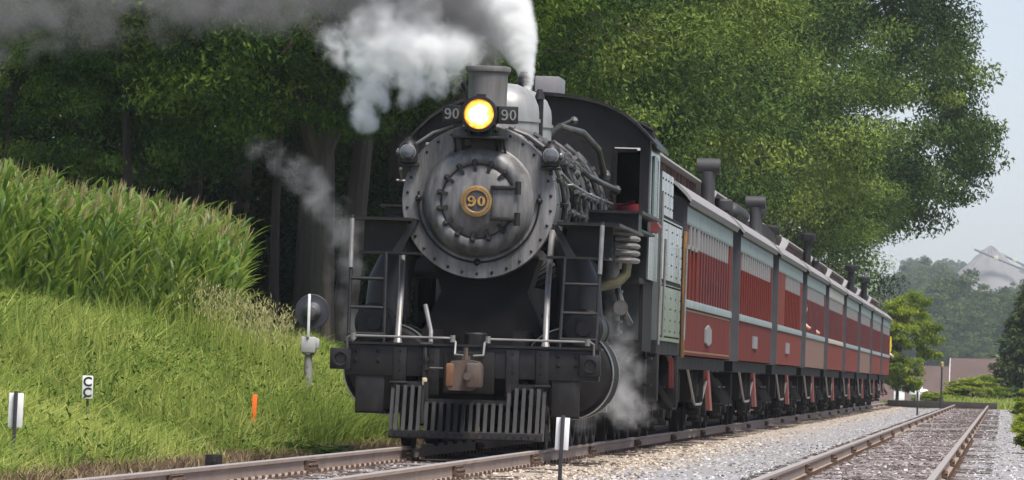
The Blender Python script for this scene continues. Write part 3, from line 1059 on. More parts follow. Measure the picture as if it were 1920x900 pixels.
def disc_wheel(r, w, mat):
    mb = MB()
    mb.lathe((0, 0, 0), (1, 0, 0), [(-w / 2, .0), (-w / 2 - .02, .09), (-w / 2 + .03, .11), (-w / 2 + .035, r - .09), (-w / 2, r - .07), (-w / 2, r - .01), (-w / 2 + .012, r), (w / 2 - .04, r), (w / 2 - .03, r + .027), (w / 2, r + .027), (w / 2, .0)], 32, False, False)
    return mb.mesh('wheel', mat)
DRV = wheel_mesh(.70, .14, 14, BLK2)
LEAD = disc_wheel(.40, .14, BLK2)
for s in (-1, 1):
    rot = (0, 0, 0) if s < 0 else (0, 0, PI)
    link('wheel', LEAD, loco, (s * .76, .95, .4), rot)
    for k in range(5):
        link('driving_wheel', DRV, loco, (s * .76, 4.1 + 1.42 * k, .70), (R(24 * k + 10), 0, rot[2]))
    b = MB()
    b.box(s * .94 - .03, s * .94 + .03, 4.0, 9.9, .45, .57)
    for k in range(5): b.lathe((s * .94 - s * .04, 4.1 + 1.42 * k, .51), (s, 0, 0), [(0, .11), (.09, .11)], 14)
    b.build('side_rod', STEEL, loco)
    b = MB()
    b.tube([(s * 1.03, 2.4, .88), (s * 1.03, 3.5, .88)], .04, 10)
    b.cbox(s * 1.03 - .09, s * 1.03 + .09, 3.2, 3.6, .72, 1.04, .02)
    b.box(s * 1.03 - .06, s * 1.03 + .06, 2.45, 4.4, 1.04, 1.12)
    b.box(s * 1.03 - .06, s * 1.03 + .06, 2.45, 4.4, .64, .71)
    b.tube([(s * 1.06, 3.4, .88), (s * 1.06, 6.94, .51)], .055, 8)
    b.build('crosshead', STEEL, loco)
    b = MB()
    b.tube([(s * 1.2, 3.4, 1.05), (s * 1.2, 3.45, 1.5), (s * 1.2, 4.6, 1.6)], .03, 8)
    b.tube([(s * 1.2, 4.6, 1.9), (s * 1.2, 4.7, 1.5), (s * 1.18, 4.6, 1.1), (s * 1.1, 6.9, .7)], .035, 8)
    b.build('valve_gear', STEEL, loco)
# air pump and its plumbing on the right flank
b = MB()
b.cyl((1.32, 3.7, 1.35), (1.32, 3.7, 1.95), .15, seg=16)
for z in (1.38, 1.5, 1.62, 1.74, 1.86): b.cyl((1.32, 3.7, z), (1.32, 3.7, z + .03), .18, seg=16)
b.cyl((1.32, 3.7, 2.0), (1.32, 3.7, 2.3), .13, seg=14)
b.tube([(1.45, 3.4, 1.9), (1.5, 3.35, 1.75), (1.55, 3.4, 1.6), (1.6, 3.6, 1.5)], .04, 8)
b.tube([(1.2, 3.5, 1.9), (1.22, 3.45, 1.6), (1.25, 3.4, 1.3)], .05, 8)
b.cyl((1.48, 3.5, 1.68), (1.5, 3.3, 1.68), .09, seg=12)
b.build('air_pump', PIPE, loco)
b = MB()
b.lathe((-1.2, 2.5, 2.38), (0, 1, 0), [(0, 0), (.03, .12), (.08, .17), (2.4, .17), (2.45, .12), (2.48, 0)], 20, False, False)
b.build('air_reservoir', BLK, loco)
b = MB()
b.lathe((1.2, 4.3, 2.36), (0, 1, 0), [(0, 0), (.03, .12), (.08, .17), (3.2, .17), (3.25, .12), (3.28, 0)], 20, False, False)
b.build('air_reservoir', BLK, loco)
# pipework over the boiler flank
rng = random.Random(8)
def arc(y0, y1, r, a0, a1, n=14):
    return [(BX + r * math.cos(a), y0 + (y1 - y0) * i / (n - 1), BZ + r * math.sin(a)) for i, a in enumerate(np.linspace(a0, a1, n))]
pl = [arc(1.9, 2.3, .94, R(68), R(-10)), arc(2.6, 2.6, .95, R(75), R(-20)), arc(3.1, 3.6, .98, R(60), R(-25)), arc(4.4, 4.6, .97, R(80), R(-15)),
      arc(5.4, 5.4, .99, R(50), R(-20)), arc(6.3, 6.3, 1.02, R(60), R(-15)), arc(7.1, 7.5, 1.05, R(55), R(-10)), arc(8.2, 8.2, 1.06, R(50), R(-10))]
for i, p in enumerate(pl):
    b = MB()
    b.tube(p, (.032, .022, .042, .028, .035, .025, .04, .03)[i], 8)
    for q in (3, 8, 11):
        v = Vector(p[q]); w = Vector(p[q + 1])
        b.cyl(v, v + (w - v) * .5, .055, seg=8)
    b.build('pipe', PIPE, loco)
long_p = [[(BX + r * math.cos(R(a)), y, BZ + r * math.sin(R(a))) for y in ys] for a, r, ys in ((48, .95, (2, 4, 6, 8, 9.9)), (38, 1.0, (2.2, 5, 9.9)), (30, 1.03, (2.6, 6, 9.9)), (10, 1.04, (2.9, 6, 9.8)), (-4, 1.0, (2.4, 5.6)))]
for p in long_p:
    b = MB()
    b.tube(p, .026, 8)
    for y in np.arange(p[0][1] + .4, p[-1][1], 1.1):
        b.lathe((p[0][0], y, p[0][2]), (0, 1, 0), [(0, .05), (.06, .05)], 8)
    b.build('pipe', PIPE, loco)
for p, r in (([(BX + .35, 6.9, 3.78), (BX + .55, 6.9, 3.93), (BX + .8, 7.4, 3.88), (BX + .95, 8.2, 3.7), (BX + 1.0, 8.8, 3.4)], .045),
             ([(BX + .44, 7.2, 3.9), (BX + .64, 7.2, 4.0), (BX + .7, 7.2, 4.02)], .03),
             ([(BX + .5, 5.3, 3.66), (BX + .75, 5.6, 3.5), (BX + .98, 6.0, 3.3), (BX + 1.08, 7.0, 3.25), (BX + 1.1, 9.8, 3.25)], .035)):
    b = MB()
    b.tube(p, r, 10)
    b.sphere(p[-1], r * 1.8, 8)
    b.build('pipe', PIPE, loco)
for k in range(6):                      # check valves and washout plugs
    b = MB()
    y = 4.6 + .75 * k
    a = R((26, 42, 20, 36, 50, 16)[k])
    x, z = BX + .94 * math.cos(a), BZ + .94 * math.sin(a)
    b.lathe((x, y, z), (math.cos(a), 0, math.sin(a)), [(0, .08), (.05, .08), (.05, .05), (.11, .05), (.13, .02)], 10)
    b.cyl((x + .08, y, z + .02), (x + .08, y + .3, z + .02), .03, seg=8)
    b.build('check_valve', PIPE, loco)

# cab
def arch(x):
    t_ = abs(x) / 1.5
    return 4.45 - .26 * t_ ** 2 - .27 * t_ ** 5
CY = 10.0
b = MB()
def wall_strip(x0, x1, z0, zt=None, n=6, y0=CY, y1=CY + .03):
    pts = [(x0, z0)] + [(x1, z0)] + ([(x1 + (x0 - x1) * i / n, arch(x1 + (x0 - x1) * i / n) - .02) for i in range(n + 1)] if zt is None else [(x1, zt), (x0, zt)])
    b.prism([(p[0] + BX, p[1]) for p in pts], 'y', y0, y1)
wall_strip(-1.02, 1.02, 2.3, n=18)
for s in (-1, 1):
    a0, a1 = sorted((s * 1.02, s * 1.05)); wall_strip(a0, a1, 2.3)
    a0, a1 = sorted((s * 1.05, s * 1.38)); wall_strip(a0, a1, 3.80, n=5); wall_strip(a0, a1, 2.12, 2.78)
    a0, a1 = sorted((s * 1.38, s * 1.5)); wall_strip(a0, a1, 2.12, n=3, y1=CY + .06)
cab = b.build('cab', BLK, loco)
for s in (-1, 1):
    b = MB()
    x0, x1 = sorted((BX + s * 1.49, BX + s * 1.52))
    b.box(x0, x1, CY + .061, CY + 2.3, 2.12, 2.95)
    b.box(x0, x1, CY + .061, CY + .35, 2.95, 3.9)
    b.box(x0, x1, CY + 2.0, CY + 2.3, 2.95, 3.9)
    b.box(x0, x1, CY + 1.1, CY + 1.25, 2.95, 3.7)
    b.box(x0, x1, CY + .35, CY + 2.0, 3.7, 3.9)
    b.build('cab_side', GLOSS, cab)
    b = MB()
    xw = BX + s * 1.535
    b.box(xw - .012, xw + .012, CY + .5, CY + 1.3, 2.86, 3.72)
    wf = b.build('side_window', surf('window_frame_green', (0.10, 0.13, 0.125), 0.3, 0, 0.15, 3), cab)
    b = MB()
    b.cyl((BX + s * 1.56, CY + .4, 2.8), (BX + s * 1.56, CY + 1.2, 2.8), .07, seg=10)
    b.build('arm_rest', surf('maroon_leather', (0.12, 0.02, 0.02), 0.5), cab)
    b = MB()
    b.box(BX + s * 1.21 - .16, BX + s * 1.21 + .16, CY + .006, CY + .02, 2.78, 3.80)
    # front window as an opened leaf: a thin frame on the inner jamb
    fr = MB()
    xi = BX + s * 1.04
    fr.box(min(xi, xi + s * .05), max(xi, xi + s * .05), CY - .04, CY - .005, 2.8, 3.78)
    fr.box(min(xi, xi + s * .3), max(xi, xi + s * .3), CY - .03, CY - .005, 3.74, 3.785)
    fr.build('front_window', surf('window_wood', (0.016, 0.015, 0.014), 0.8, spec=0.1), cab)
b = MB()
n = 24
outer = [(-1.6 + 3.2 * i / n) for i in range(n + 1)]
pts = [(x + BX, arch(min(1.5, abs(x))) - max(0, abs(x) - 1.5) * 1.1 + .03) for x in outer] + [(x + BX, arch(min(1.5, abs(x))) - max(0, abs(x) - 1.5) * 1.1 - .015) for x in reversed(outer)]
b.prism(pts, 'y', CY - .18, CY + 2.9)
roof = b.build('cab_roof', BLK, cab)
b = MB()
b.cbox(BX - .02, BX + .30, CY + .3, CY + 1.4, 4.38, 4.70, .012)
b.build('roof_ventilator', surf('vent_grey', (0.2, 0.19, 0.2), 0.6, 0, 0.15, 4), roof)
b = MB()
b.cbox(BX + 1.1, BX + 1.5, CY + .6, CY + 1.3, 3.95, 4.06, .02)
b.tube([(BX + 1.2, CY + .4, 4.1), (BX + 1.35, CY + .5, 4.12), (BX + 1.5, CY + .55, 4.04)], .03, 6)
b.tube([(BX + 1.25, CY + .7, 4.05), (BX + 1.3, CY + .72, 4.14), (BX + 1.45, CY + .75, 4.12)], .03, 6)
b.build('roof_fitting', BLK2, roof)
b = MB()
b.box(BX - .95, BX + .95, CY + .1, CY + .3, 1.9, 3.6)
b.box(BX - 1.45, BX + 1.45, CY + .07, CY + 2.9, 2.1, 2.16)
b.box(BX - 1.45, BX + 1.45, CY + 2.5, CY + 2.55, 2.16, 3.85)
b.build('backhead', BLK2, cab)
b = MB()
b.cbox(BX + .98, BX + 1.42, CY + .6, CY + .95, 2.7, 3.1, .06)
b.cyl((BX + 1.0, CY + .5, 3.02), (BX + 1.3, CY + .45, 3.12), .02, seg=6)
b.build('seat', REDP, cab)
for s in (-1, 1):
    b = MB()
    x0, x1 = sorted((BX + s * .95, BX + s * 1.48))
    b.box(x0, x1, CY - 1.3, CY + .0, 2.05, 2.12)
    b.box(min(BX + s * 1.42, BX + s * 1.47), max(BX + s * 1.42, BX + s * 1.47), CY + .0, CY + 2.2, 1.2, 2.1)
    b.build('apron', BLK2, cab)
for s in (-1, 1):
    b = MB()
    b.tube([(BX + s * 1.56, CY + 2.32, 1.3), (BX + s * 1.57, CY + 2.32, 3.3)], .018, 8)
    b.build('grab_iron', STEEL, cab)
    b = MB()
    for z in (1.1, .75, .42): b.box(BX + s * 1.25 - .2, BX + s * 1.25 + .25, CY + 1.9, CY + 2.25, z, z + .03)
    b.box(BX + s * 1.4 - .02, BX + s * 1.4 + .02, CY + 1.9, CY + 2.25, .4, 2.1)
    b.build('cab_step', BLK2, cab)

# ------------------------------------------------------------------ tender
tender = thing('tender', 'glossy riveted tender with stepped side coupled behind the locomotive cab', 'tender', (MX - .04, LY + 12.75, 0))
b = MB()
b.prism([(.05, 1.36), (5.95, 1.36), (5.95, 3.02), (3.2, 3.02), (3.1, 3.06), (3.1, 3.6), (.05, 3.6)], 'x', -1.5, 1.5)
tank = b.build('tank', GLOSS, tender)
b = MB()
for s in (-1, 1):
    for z in (1.42, 2.1, 2.17, 2.96):
        for k in range(28): b.lathe((s * 1.5, .2 + .2 * k, z), (s, 0, 0), [(0, .016), (.01, .01)], 6)
    for y in (.15, 1.6, 3.15, 4.5, 5.85):
        for k in range(10): b.lathe((s * 1.5, y, 1.5 + .15 * k), (s, 0, 0), [(0, .016), (.01, .01)], 6)
    for y in (.25, 1.0, 1.7, 2.4, 3.0):
        for z in (3.15, 3.33, 3.51): b.lathe((s * 1.5, y, z), (s, 0, 0), [(0, .018), (.012, .01)], 6)
o = b.build('rivets', BLK2, tank); o['kind'] = 'stuff'
for s in (-1, 1):
    for z in (2.13, 3.0):
        b = MB()
        b.box(s * 1.507 - .008, s * 1.507 + .008, .05, 5.9, z, z + .03)
        b.build('beading', BLK2, tank)
    for y in (.02, 5.98):
        b = MB()
        b.tube([(s * 1.56, y, 1.4), (s * 1.57, y, 2.7)], .018, 8)
        b.build('grab_iron', STEEL, tender)
b = MB()
cv, cr = [], random.Random(5)
b.prism([(.3, 3.55), (3.0, 3.55), (2.8, 3.72), (1.6, 3.85), (.6, 3.75)], 'x', -1.2, 1.2)
b.build('coal', COALM, tender)
b = MB()
b.box(-1.48, 1.48, 0, 6.0, 1.18, 1.355)
b.box(-.4, .4, -.3, 6.6, .85, 1.18)
for s in (-1, 1):
    b.cbox(s * 1.3 - .2, s * 1.3 + .2, .1, .5, .55, 1.2, .02)
    b.cbox(s * 1.3 - .2, s * 1.3 + .2, 5.6, 5.9, .45, 1.2, .02)
b.build('underframe', BLK2, tender)
CARW = disc_wheel(.42, .14, BLK2)
def truck_mesh(wb, name, w=1.05):
    mb = MB()
    for s in (-1, 1):
        mb.prism([(-wb / 2 - .35, .42), (-wb / 2 - .3, .34), (-wb / 2 + .3, .36), (-.45, .22), (.45, .22), (wb / 2 - .3, .36), (wb / 2 + .3, .34), (wb / 2 + .35, .42), (wb / 2 + .25, .66), (.5, .78), (-.5, .78), (-wb / 2 - .25, .66)], 'x', s * w - .05, s * w + .05)
        for y in (-wb / 2, wb / 2): mb.cbox(s * w - .1, s * w + .12, y - .14, y + .14, .28, .58, .02)
        for y in (-.16, 0, .16): mb.cyl((s * w, y, .25), (s * w, y, .62), .075, seg=10)
        mb.box(s * w - .12, s * w + .12, -.35, .35, .17, .24)
    mb.box(-w, w, -.25, .25, .6, .85)
    for y in (-wb / 2, wb / 2): mb.cyl((-.8, y, .42), (.8, y, .42), .07, seg=10)
    return mb.mesh(name, BLK2)
TRK = truck_mesh(2.1, 'truck')
def add_truck(parent, y):
    t_ = link('truck', TRK, parent, (0, y, 0))
    for s in (-1, 1):
        for q in (-1.05, 1.05):
            link('wheel', CARW, t_, (s * .76, q, .42), (0, 0, 0 if s < 0 else PI))
    return t_
add_truck(tender, 1.45); add_truck(tender, 4.55)
for s in (-1, 1):
    b = MB()
    b.prism([(5.3, 1.15), (5.36, 1.15), (5.62, .72), (5.56, .72)], 'x', s * 1.42 - .03, s * 1.42 + .03)
    b.build('brake_lever', REDROD, tender)
    b = MB()
    b.tube([(s * 1.35, 5.5, 1.22), (s * 1.42, 5.7, 1.05), (s * 1.45, 5.85, .9)], .045, 8)
    b.build('feed_pipe', STEEL, tender)

# ------------------------------------------------------------------ coaches
PITCH, BL, HW = 19.6, 16.3, 1.48
CACHE = {}
def cached(key, fn):
    if key not in CACHE:
        CACHE[key] = fn()
    return CACHE[key]
def with_mat(key, fn, mat, name):
    def f():
        return fn().mesh(name, mat)
    return cached((key, mat.name), f)

def side(fn, s):
    def f():
        b = MB(); fn(b, s); return b
    return f
def g_lower(b, s):
    x0, x1 = sorted((s * (HW - .05), s * HW))
    b.box(x0, x1, .06, BL - .06, 1.2, 1.9)
def g_upper_base(b, s):
    x0, x1 = sorted((s * (HW - .09), s * (HW - .03)))
    b.box(x0, x1, .06, BL - .06, 1.98, 3.08)
def g_letter(b, s):
    b.prism([(s * (HW - .04), 3.06), (s * (HW + .004), 3.06), (s * (HW + .012), 3.09), (s * (HW + .006), 3.12), (s * (HW + .006), 3.36), (s * (HW - .04), 3.36)], 'y', .06, BL - .06)
def g_belt(b, s):
    b.prism([(s * (HW - .05), 1.88), (s * (HW + .022), 1.88), (s * (HW + .022), 1.965), (s * (HW + .008), 1.995), (s * (HW - .05), 1.995)], 'y', .06, BL - .06)
def g_roof():
    b = MB()
    pts = [(1.56, 3.36), (1.58, 3.40), (1.5, 3.50), (1.36, 3.63), (1.16, 3.75), (.98, 3.81), (.82, 3.83)]
    outer = pts + [(-x, z) for x, z in reversed(pts)]
    inner = [(x * .985, z - .04) for x, z in outer]
    b.prism(outer + list(reversed(inner)), 'y', -.5, BL + .5)
    return b
def g_clere():
    b = MB()
    o_ = [(-.88, .8), (.88, .8), (.88, BL - .8), (-.88, BL - .8)]
    i_ = [(-.84, .84), (.84, .84), (.84, BL - .84), (-.84, BL - .84)]
    vs = [(x, y, z) for z in (3.78, 4.09) for x, y in o_ + i_]
    fs = []
    for k in range(4):
        j = (k + 1) % 4
        fs += [(k, j, 8 + j, 8 + k), (4 + k, 12 + k, 12 + j, 4 + j), (8 + k, 8 + j, 12 + j, 12 + k), (k, 4 + k, 4 + j, j)]
    return b.add(vs, fs)
def g_clroof():
    b = MB()
    xs = [1.02, 1.0, .85, .6, .3]
    zs = [4.07, 4.11, 4.19, 4.27, 4.32]
    pts = list(zip(xs, zs)) + [(-x, z) for x, z in reversed(list(zip(xs, zs)))]
    secs = [(.2, -.42, .7), (.32, -.24, .9), (.55, -.08, .98), (.9, 0, 1), (BL - .9, 0, 1), (BL - .55, -.08, .98), (BL - .32, -.24, .9), (BL - .2, -.42, .7)]
    n = len(pts)
    vs, fs = [], []
    for y, dz, k in secs:
        for x, z in pts: vs.append((x * k, y, z + dz))
    for i in range(len(secs) - 1):
        for j in range(n):
            fs.append((i * n + j, i * n + (j + 1) % n, (i + 1) * n + (j + 1) % n, (i + 1) * n + j))
    fs.append(tuple(range(n))); fs.append(tuple((len(secs) - 1) * n + j for j in range(n)))
    b.add(vs, fs)
    return b
def g_end():
    b = MB()
    b.prism([(-HW - .01, 1.18), (HW + .01, 1.18), (HW + .01, 3.38), (1.2, 3.53), (-1.2, 3.53), (-HW - .01, 3.38)], 'y', 0, .06)
    return b
def g_diaphragm(y0, y1):
    def f():
        b = MB()
        n = 6
        for k in range(n):
            a = y0 + (y1 - y0) * k / n
            c = y0 + (y1 - y0) * (k + 1) / n
            w = .95
            b.prism([(-w, 1.15), (w, 1.15), (w, 3.2), (.7, 3.42), (-.7, 3.42), (-w, 3.2)], 'y', a + .02, c - .02)
            b.prism([(-w + .07, 1.2), (w - .07, 1.2), (w - .07, 3.15), (.65, 3.34), (-.65, 3.34), (-w + .07, 3.15)], 'y', a - .021, c + .021)
        return b
    return f
def g_under():
    b = MB()
    b.box(-1.4, 1.4, .1, BL - .1, 1.0, 1.185)
    b.box(-.35, .35, -1.5, BL + 1.5, .75, 1.02)
    b.box(-.9, .9, 6.4, 9.4, .45, .95)
    for y in (5.8, 10.0): b.cbox(-1.15, 1.15, y, y + .5, .5, .98, .02)
    return b
def g_truss(b, s):
    x = s * 1.34
    b.tube([(x, 4.0, 1.12), (x, 7.1, .47), (x, 9.2, .47), (x, 12.3, 1.12)], .022, 6)
def g_queen(b, s):
    x = s * 1.34
    b.box(x - .035, x + .035, -.035, .035, .505, 1.0)
    b.box(x - .06, x + .06, -.06, .06, .42, .438)
def g_red(b, s):
    b.prism([(10.4, 1.08), (10.7, 1.08), (12.3, .36), (12.0, .36)], 'x', s * 1.34 - .035, s * 1.34 + .035)
def g_step(b, s):
    for z, x in ((.42, 1.42), (.72, 1.3), (.98, 1.18)):
        b.box(min(s * x, s * (x - .26)), max(s * x, s * (x - .26)), 0, 1.1, z, z + .03)
    for yy in (-.03, 1.1):
        b.prism([(s * 1.42, .40), (s * 1.42, .5), (s * 1.0, 1.12), (s * .85, 1.12)], 'y', yy, yy + .03)
def g_window(w, z0, z1, arched):
    def f():
        b = MB()
        x = HW - .03
        if arched:
            n = 8
            r = w / 2
            pts = [(-r, z0), (r, z0)] + [(r * math.cos(a), z1 - r * .9 + r * .9 * math.sin(a)) for a in np.linspace(0, PI, n)]
            b.prism(pts, 'x', x, x + .006)
        else:
            b.prism([(-w / 2, z0), (w / 2, z0), (w / 2, z1), (-w / 2, z1)], 'x', x, x + .006)
        return b
    return f
def g_post(w, z0, z1, x0=HW - .035, x1=HW):
    def f():
        b = MB()
        b.prism([(-w / 2, z0), (w / 2, z0), (w / 2, z1), (-w / 2, z1)], 'x', x0, x1)
        return b
    return f
def g_clwin():
    b = MB()
    b.box(.879, .886, -.33, .33, 3.85, 4.05)
    return b
CLP = surf('clerestory_pane', (0.035, 0.012, 0.012), 0.7, spec=0.1)
CLP2 = surf('clerestory_pane_red', (0.12, 0.03, 0.03), 0.7, spec=0.1)
SASHD = surf('sash_glass', (0.16, 0.15, 0.155), 0.15, 0, 0.2, 1.0)
names = ['first', 'second', 'third', 'fourth', 'fifth', 'sixth', 'seventh', 'eighth', 'last']
extra = ['red coach with ochre edged end and three arched windows, {} behind the tender', 'red coach with ribbed roof vents and square white plaque, {} behind the tender',
         'red coach with rounded roof fin, {} behind the tender', 'coach with brown lower panels and people at its windows, {} behind the tender',
         'coach with brownish letterboard, {} behind the tender', 'faded pink red coach, {} behind the tender', 'coach with tall black smokejack at its front, {} behind the tender',
         'short looking coach with black smokejack, {} behind the tender', 'rearmost red coach with yellow flag at its end, {} of the train']
lowm = [CARRED, CARRED, CARRED2, CARBROWN, CARRED2, CARRED2, CARBROWN, CARRED2, CARRED2]
GLASSR = surf('window_glass_red', (0.085, 0.022, 0.022), 0.12, 0, 0.25, 0.7)
LBROWN = surf('letterboard_brown', (0.30, 0.26, 0.21), 0.4, 0, 0.12, 1.3, streak=True)
COACHES = []
for ci in range(9):
    cy = 95.3 + PITCH * ci
    c = thing('passenger_coach', extra[ci].format(names[ci]), 'coach', (MX, cy, 0), 0, 'coaches of the train')
    COACHES.append(c)
    lb = LBROWN if ci == 4 else TEAL
    for s in (-1, 1):
        for nm, fn, mt_ in (('side_panel', g_lower, lowm[ci]), ('upper_wall', g_upper_base, CARPOST), ('letterboard', g_letter, lb), ('belt_rail', g_belt, lb),
                            ('truss_rod', g_truss, STEEL), ('brake_rod', g_red, REDROD)):
            link(nm, with_mat((nm, s), side(fn, s), mt_, nm), c)
        for y in (7.1, 9.2):
            link('queen_post', with_mat(('queen', s), side(g_queen, s), BLK2, 'queen_post'), c, (0, y, 0))
        link('brake_rod', with_mat(('brake_rod', s), side(g_red, s), REDROD, 'brake_rod'), c, (0, .42, 0))
        for y in (-1.3, BL + .2):
            link('step', with_mat(('step', s), side(g_step, s), BLK2, 'step'), c, (0, y, 0))
    rf = link('roof', with_mat('roof', g_roof, CARROOF, 'roof'), c)
    cl = link('clerestory', with_mat('clere', g_clere, CARPOST, 'clerestory'), rf)
    link('clerestory_roof', with_mat('clroof', g_clroof, CARROOF, 'clerestory_roof'), rf)
    if ci < 3:
        for k in range(13):
            link('clerestory_window', with_mat('clwin', g_clwin, CLP if k % 3 else CLP2, 'clerestory_window'), rf, (0, 1.7 + k * 1.08, 0))
    for y in (0, BL - .06):
        link('end_wall', with_mat('end', g_end, DARKGREY, 'end_wall'), c, (0, y, 0))
    link('gangway', with_mat('dia_f', g_diaphragm(-1.62, -.02), BLK2, 'gangway'), c)
    if ci < 8:
        link('gangway', with_mat('dia_r', g_diaphragm(BL + .02, BL + 1.62), BLK2, 'gangway'), c)
    link('underframe', with_mat('under', g_under, BLK2, 'underframe'), c)
    add_truck(c, 2.4); add_truck(c, 13.9)
    # windows and the posts between them, visible side
    wins = []
    if ci == 0:
        for k in range(3): wins.append((.95 + 1.15 * k, .62, True))
        for k in range(12): wins.append((4.75 + .93 * k, .6, False))
    elif ci == 2:
        for k in range(11): wins.append((4.9 + 1.0 * k, .66, False))
    else:
        for k in range(15): wins.append((.95 + 1.03 * k, .66, False))
    for (y, w, ar) in wins:
        wd = link('window', with_mat(('win', w), g_window(w, 2.03, 2.74, False), GLASSR, 'window'), c, (0, y, 0))
        if ar:
            link('upper_sash', with_mat(('sasha', w), g_window(w, 2.8, 3.1, True), CARPOST, 'upper_sash'), wd)
            link('sash_frame', with_mat(('frm', w), g_post(.07, 2.74, 3.08, HW - .03, HW + .006), SASH, 'sash_frame'), wd, (0, w / 2 + .05, 0))
            link('sash_frame', with_mat(('frmh', w), g_post(w + .12, 2.72, 2.78, HW - .03, HW + .008), SASH, 'sash_frame'), wd, (0, 0, 0))
        else:
            link('upper_sash', with_mat(('sash', w), g_window(w, 2.8, 3.05, False), SASHD, 'upper_sash'), wd)
    post_c = CARRED if ci in (1, 2) else CARPOST
    ys = sorted(wins)
    for a, b_ in zip(ys[:-1], ys[1:]):
        gap = (b_[0] - b_[1] / 2) - (a[0] + a[1] / 2)
        mid = (b_[0] - b_[1] / 2 + a[0] + a[1] / 2) / 2
        g = round(gap, 2)
        pc = post_c if g < .5 else lowm[ci]
        po = link('window_post', with_mat(('post', g), g_post(g, 1.99, 2.76), pc, 'window_post'), c, (0, mid, 0))
        link('post_head', with_mat(('posth', g), g_post(g, 2.76, 3.06, HW - .035, HW + .002), SASH, 'post_head'), po)
    # plain panels before and after the window rows
    y0 = ys[0][0] - ys[0][1] / 2
    y1 = ys[-1][0] + ys[-1][1] / 2
    for a, b_ in ((.06, y0), (y1, BL - .06)):
        g = round(b_ - a, 2)
        link('end_panel', with_mat(('endp', g), g_post(g, 1.99, 3.06, HW - .035, HW - .002), lowm[ci] if ci == 2 or ci == 4 else CARRED, 'end_panel'), c, (0, (a + b_) / 2, 0))
# plaques
def plaque(ci, y, z, w, h, pointed):
    b = MB()
    if pointed:
        pts = [(-w / 2, -h / 2), (0, -h / 2 - .05), (w / 2, -h / 2), (w / 2, h / 2), (0, h / 2 + .07), (-w / 2, h / 2)]
    else:
        pts = [(-w / 2, -h / 2), (w / 2, -h / 2), (w / 2, h / 2), (-w / 2, h / 2)]
    b.prism(pts, 'x', HW - .001, HW + .03)
    o = b.build('plaque', SASH, COACHES[ci], (0, y, z))
plaque(0, 7.7, 1.52, 1.9, .2, True)
plaque(1, 7.6, 1.55, 1.9, .22, False)
plaque(2, 6.6, 1.55, 1.9, .22, False)
# thin ochre lining on the first coach and its corner post
b = MB()
for z in (1.24, 1.83):
    b.box(HW - .001, HW + .003, .3, BL - .3, z, z + .025)
for y in (.3, BL - .32):
    b.box(HW - .001, HW + .0035, y, y + .02, 1.24, 1.855)
b.build('lining', YTRIM, COACHES[0])
b = MB()
b.cbox(HW - .035, HW + .018, -.03, .055, 1.16, 2.95, .008)
b.build('corner_post', YTRIM, COACHES[0])
# roof fittings: smokejacks, vents, fin
def smokejack(ci, x, y, ztop, r, head, mat=BLK):
    b = MB()
    zb = 3.5
    b.lathe((x, y, zb), (0, 0, 1), [(0, r * 2.0), (.1, r * 1.7), (.22, r * 1.05), (.24, r), (ztop - .2 - zb, r)], 16)
    if head == 'tee':
        b.lathe((x - .19, y, ztop - .11), (1, 0, 0), [(0, .10), (0, .125), (.38, .125), (.38, .1)], 20)
    elif head == 'cap':
        b.lathe((x, y, ztop - .2), (0, 0, 1), [(0, r), (.0, r * 1.9), (.05, r * 2.0), (.16, r * 2.0), (.2, r * 1.5)], 16)
    else:
        b.lathe((x, y, ztop - .2), (0, 0, 1), [(0, r), (.12, r * 1.3), (.2, r * .7)], 16)
    b.build('smokejack', mat, COACHES[ci])
SJ = surf('smokejack_grey', (0.035, 0.034, 0.036), 0.6, 0.1, 0.25, 3)
smokejack(0, 1.12, 14.6, 4.46, .115, 'tee', SJ)
smokejack(1, 1.06, 2.6, 4.02, .085, 'cap', SJ)
smokejack(1, 1.2, 13.9, 4.38, .11, 'tee', SJ)
smokejack(1, 1.22, 15.4, 4.28, .07, 'cap', SJ)
smokejack(2, 1.1, 6.5, 4.12, .09, 'cap', BLK)
smokejack(3, 1.1, 12.4, 4.54, .10, 'cap', BLK)
smokejack(4, 1.08, .8, 4.08, .08, 'plain', BLK)
smokejack(6, 1.1, 1.6, 4.62, .11, 'cap', BLK)
smokejack(7, 1.1, 2.3, 4.57, .11, 'cap', BLK)
for k in range(5):
    b = MB()
    b.sphere((1.14, 4.6 + .95 * k, 3.86), .16, 14, 1, 1.3, 1)
    b.cyl((1.14, 4.6 + .95 * k, 3.5), (1.14, 4.6 + .95 * k, 3.75), .1, seg=12)
    b.build('roof_vent', SJ, COACHES[1])
b = MB()
pts = [(.75, 3.5), (1.42, 3.46), (1.42, 3.62), (1.36, 3.82), (1.22, 3.97), (1.05, 4.04), (.75, 4.05)]
b.prism(pts, 'y', .25, .33)
b.build('roof_fin', SJ, COACHES[2])
b = MB()
b.prism([(HW - .3, 2.15), (HW + .07, 2.15), (HW + .07, 2.75), (HW - .3, 2.75)], 'y', BL + .05, BL + .09)
fl = b.build('flag', surf('flag_yellow', (0.75, 0.55, 0.02), 0.7), COACHES[8])

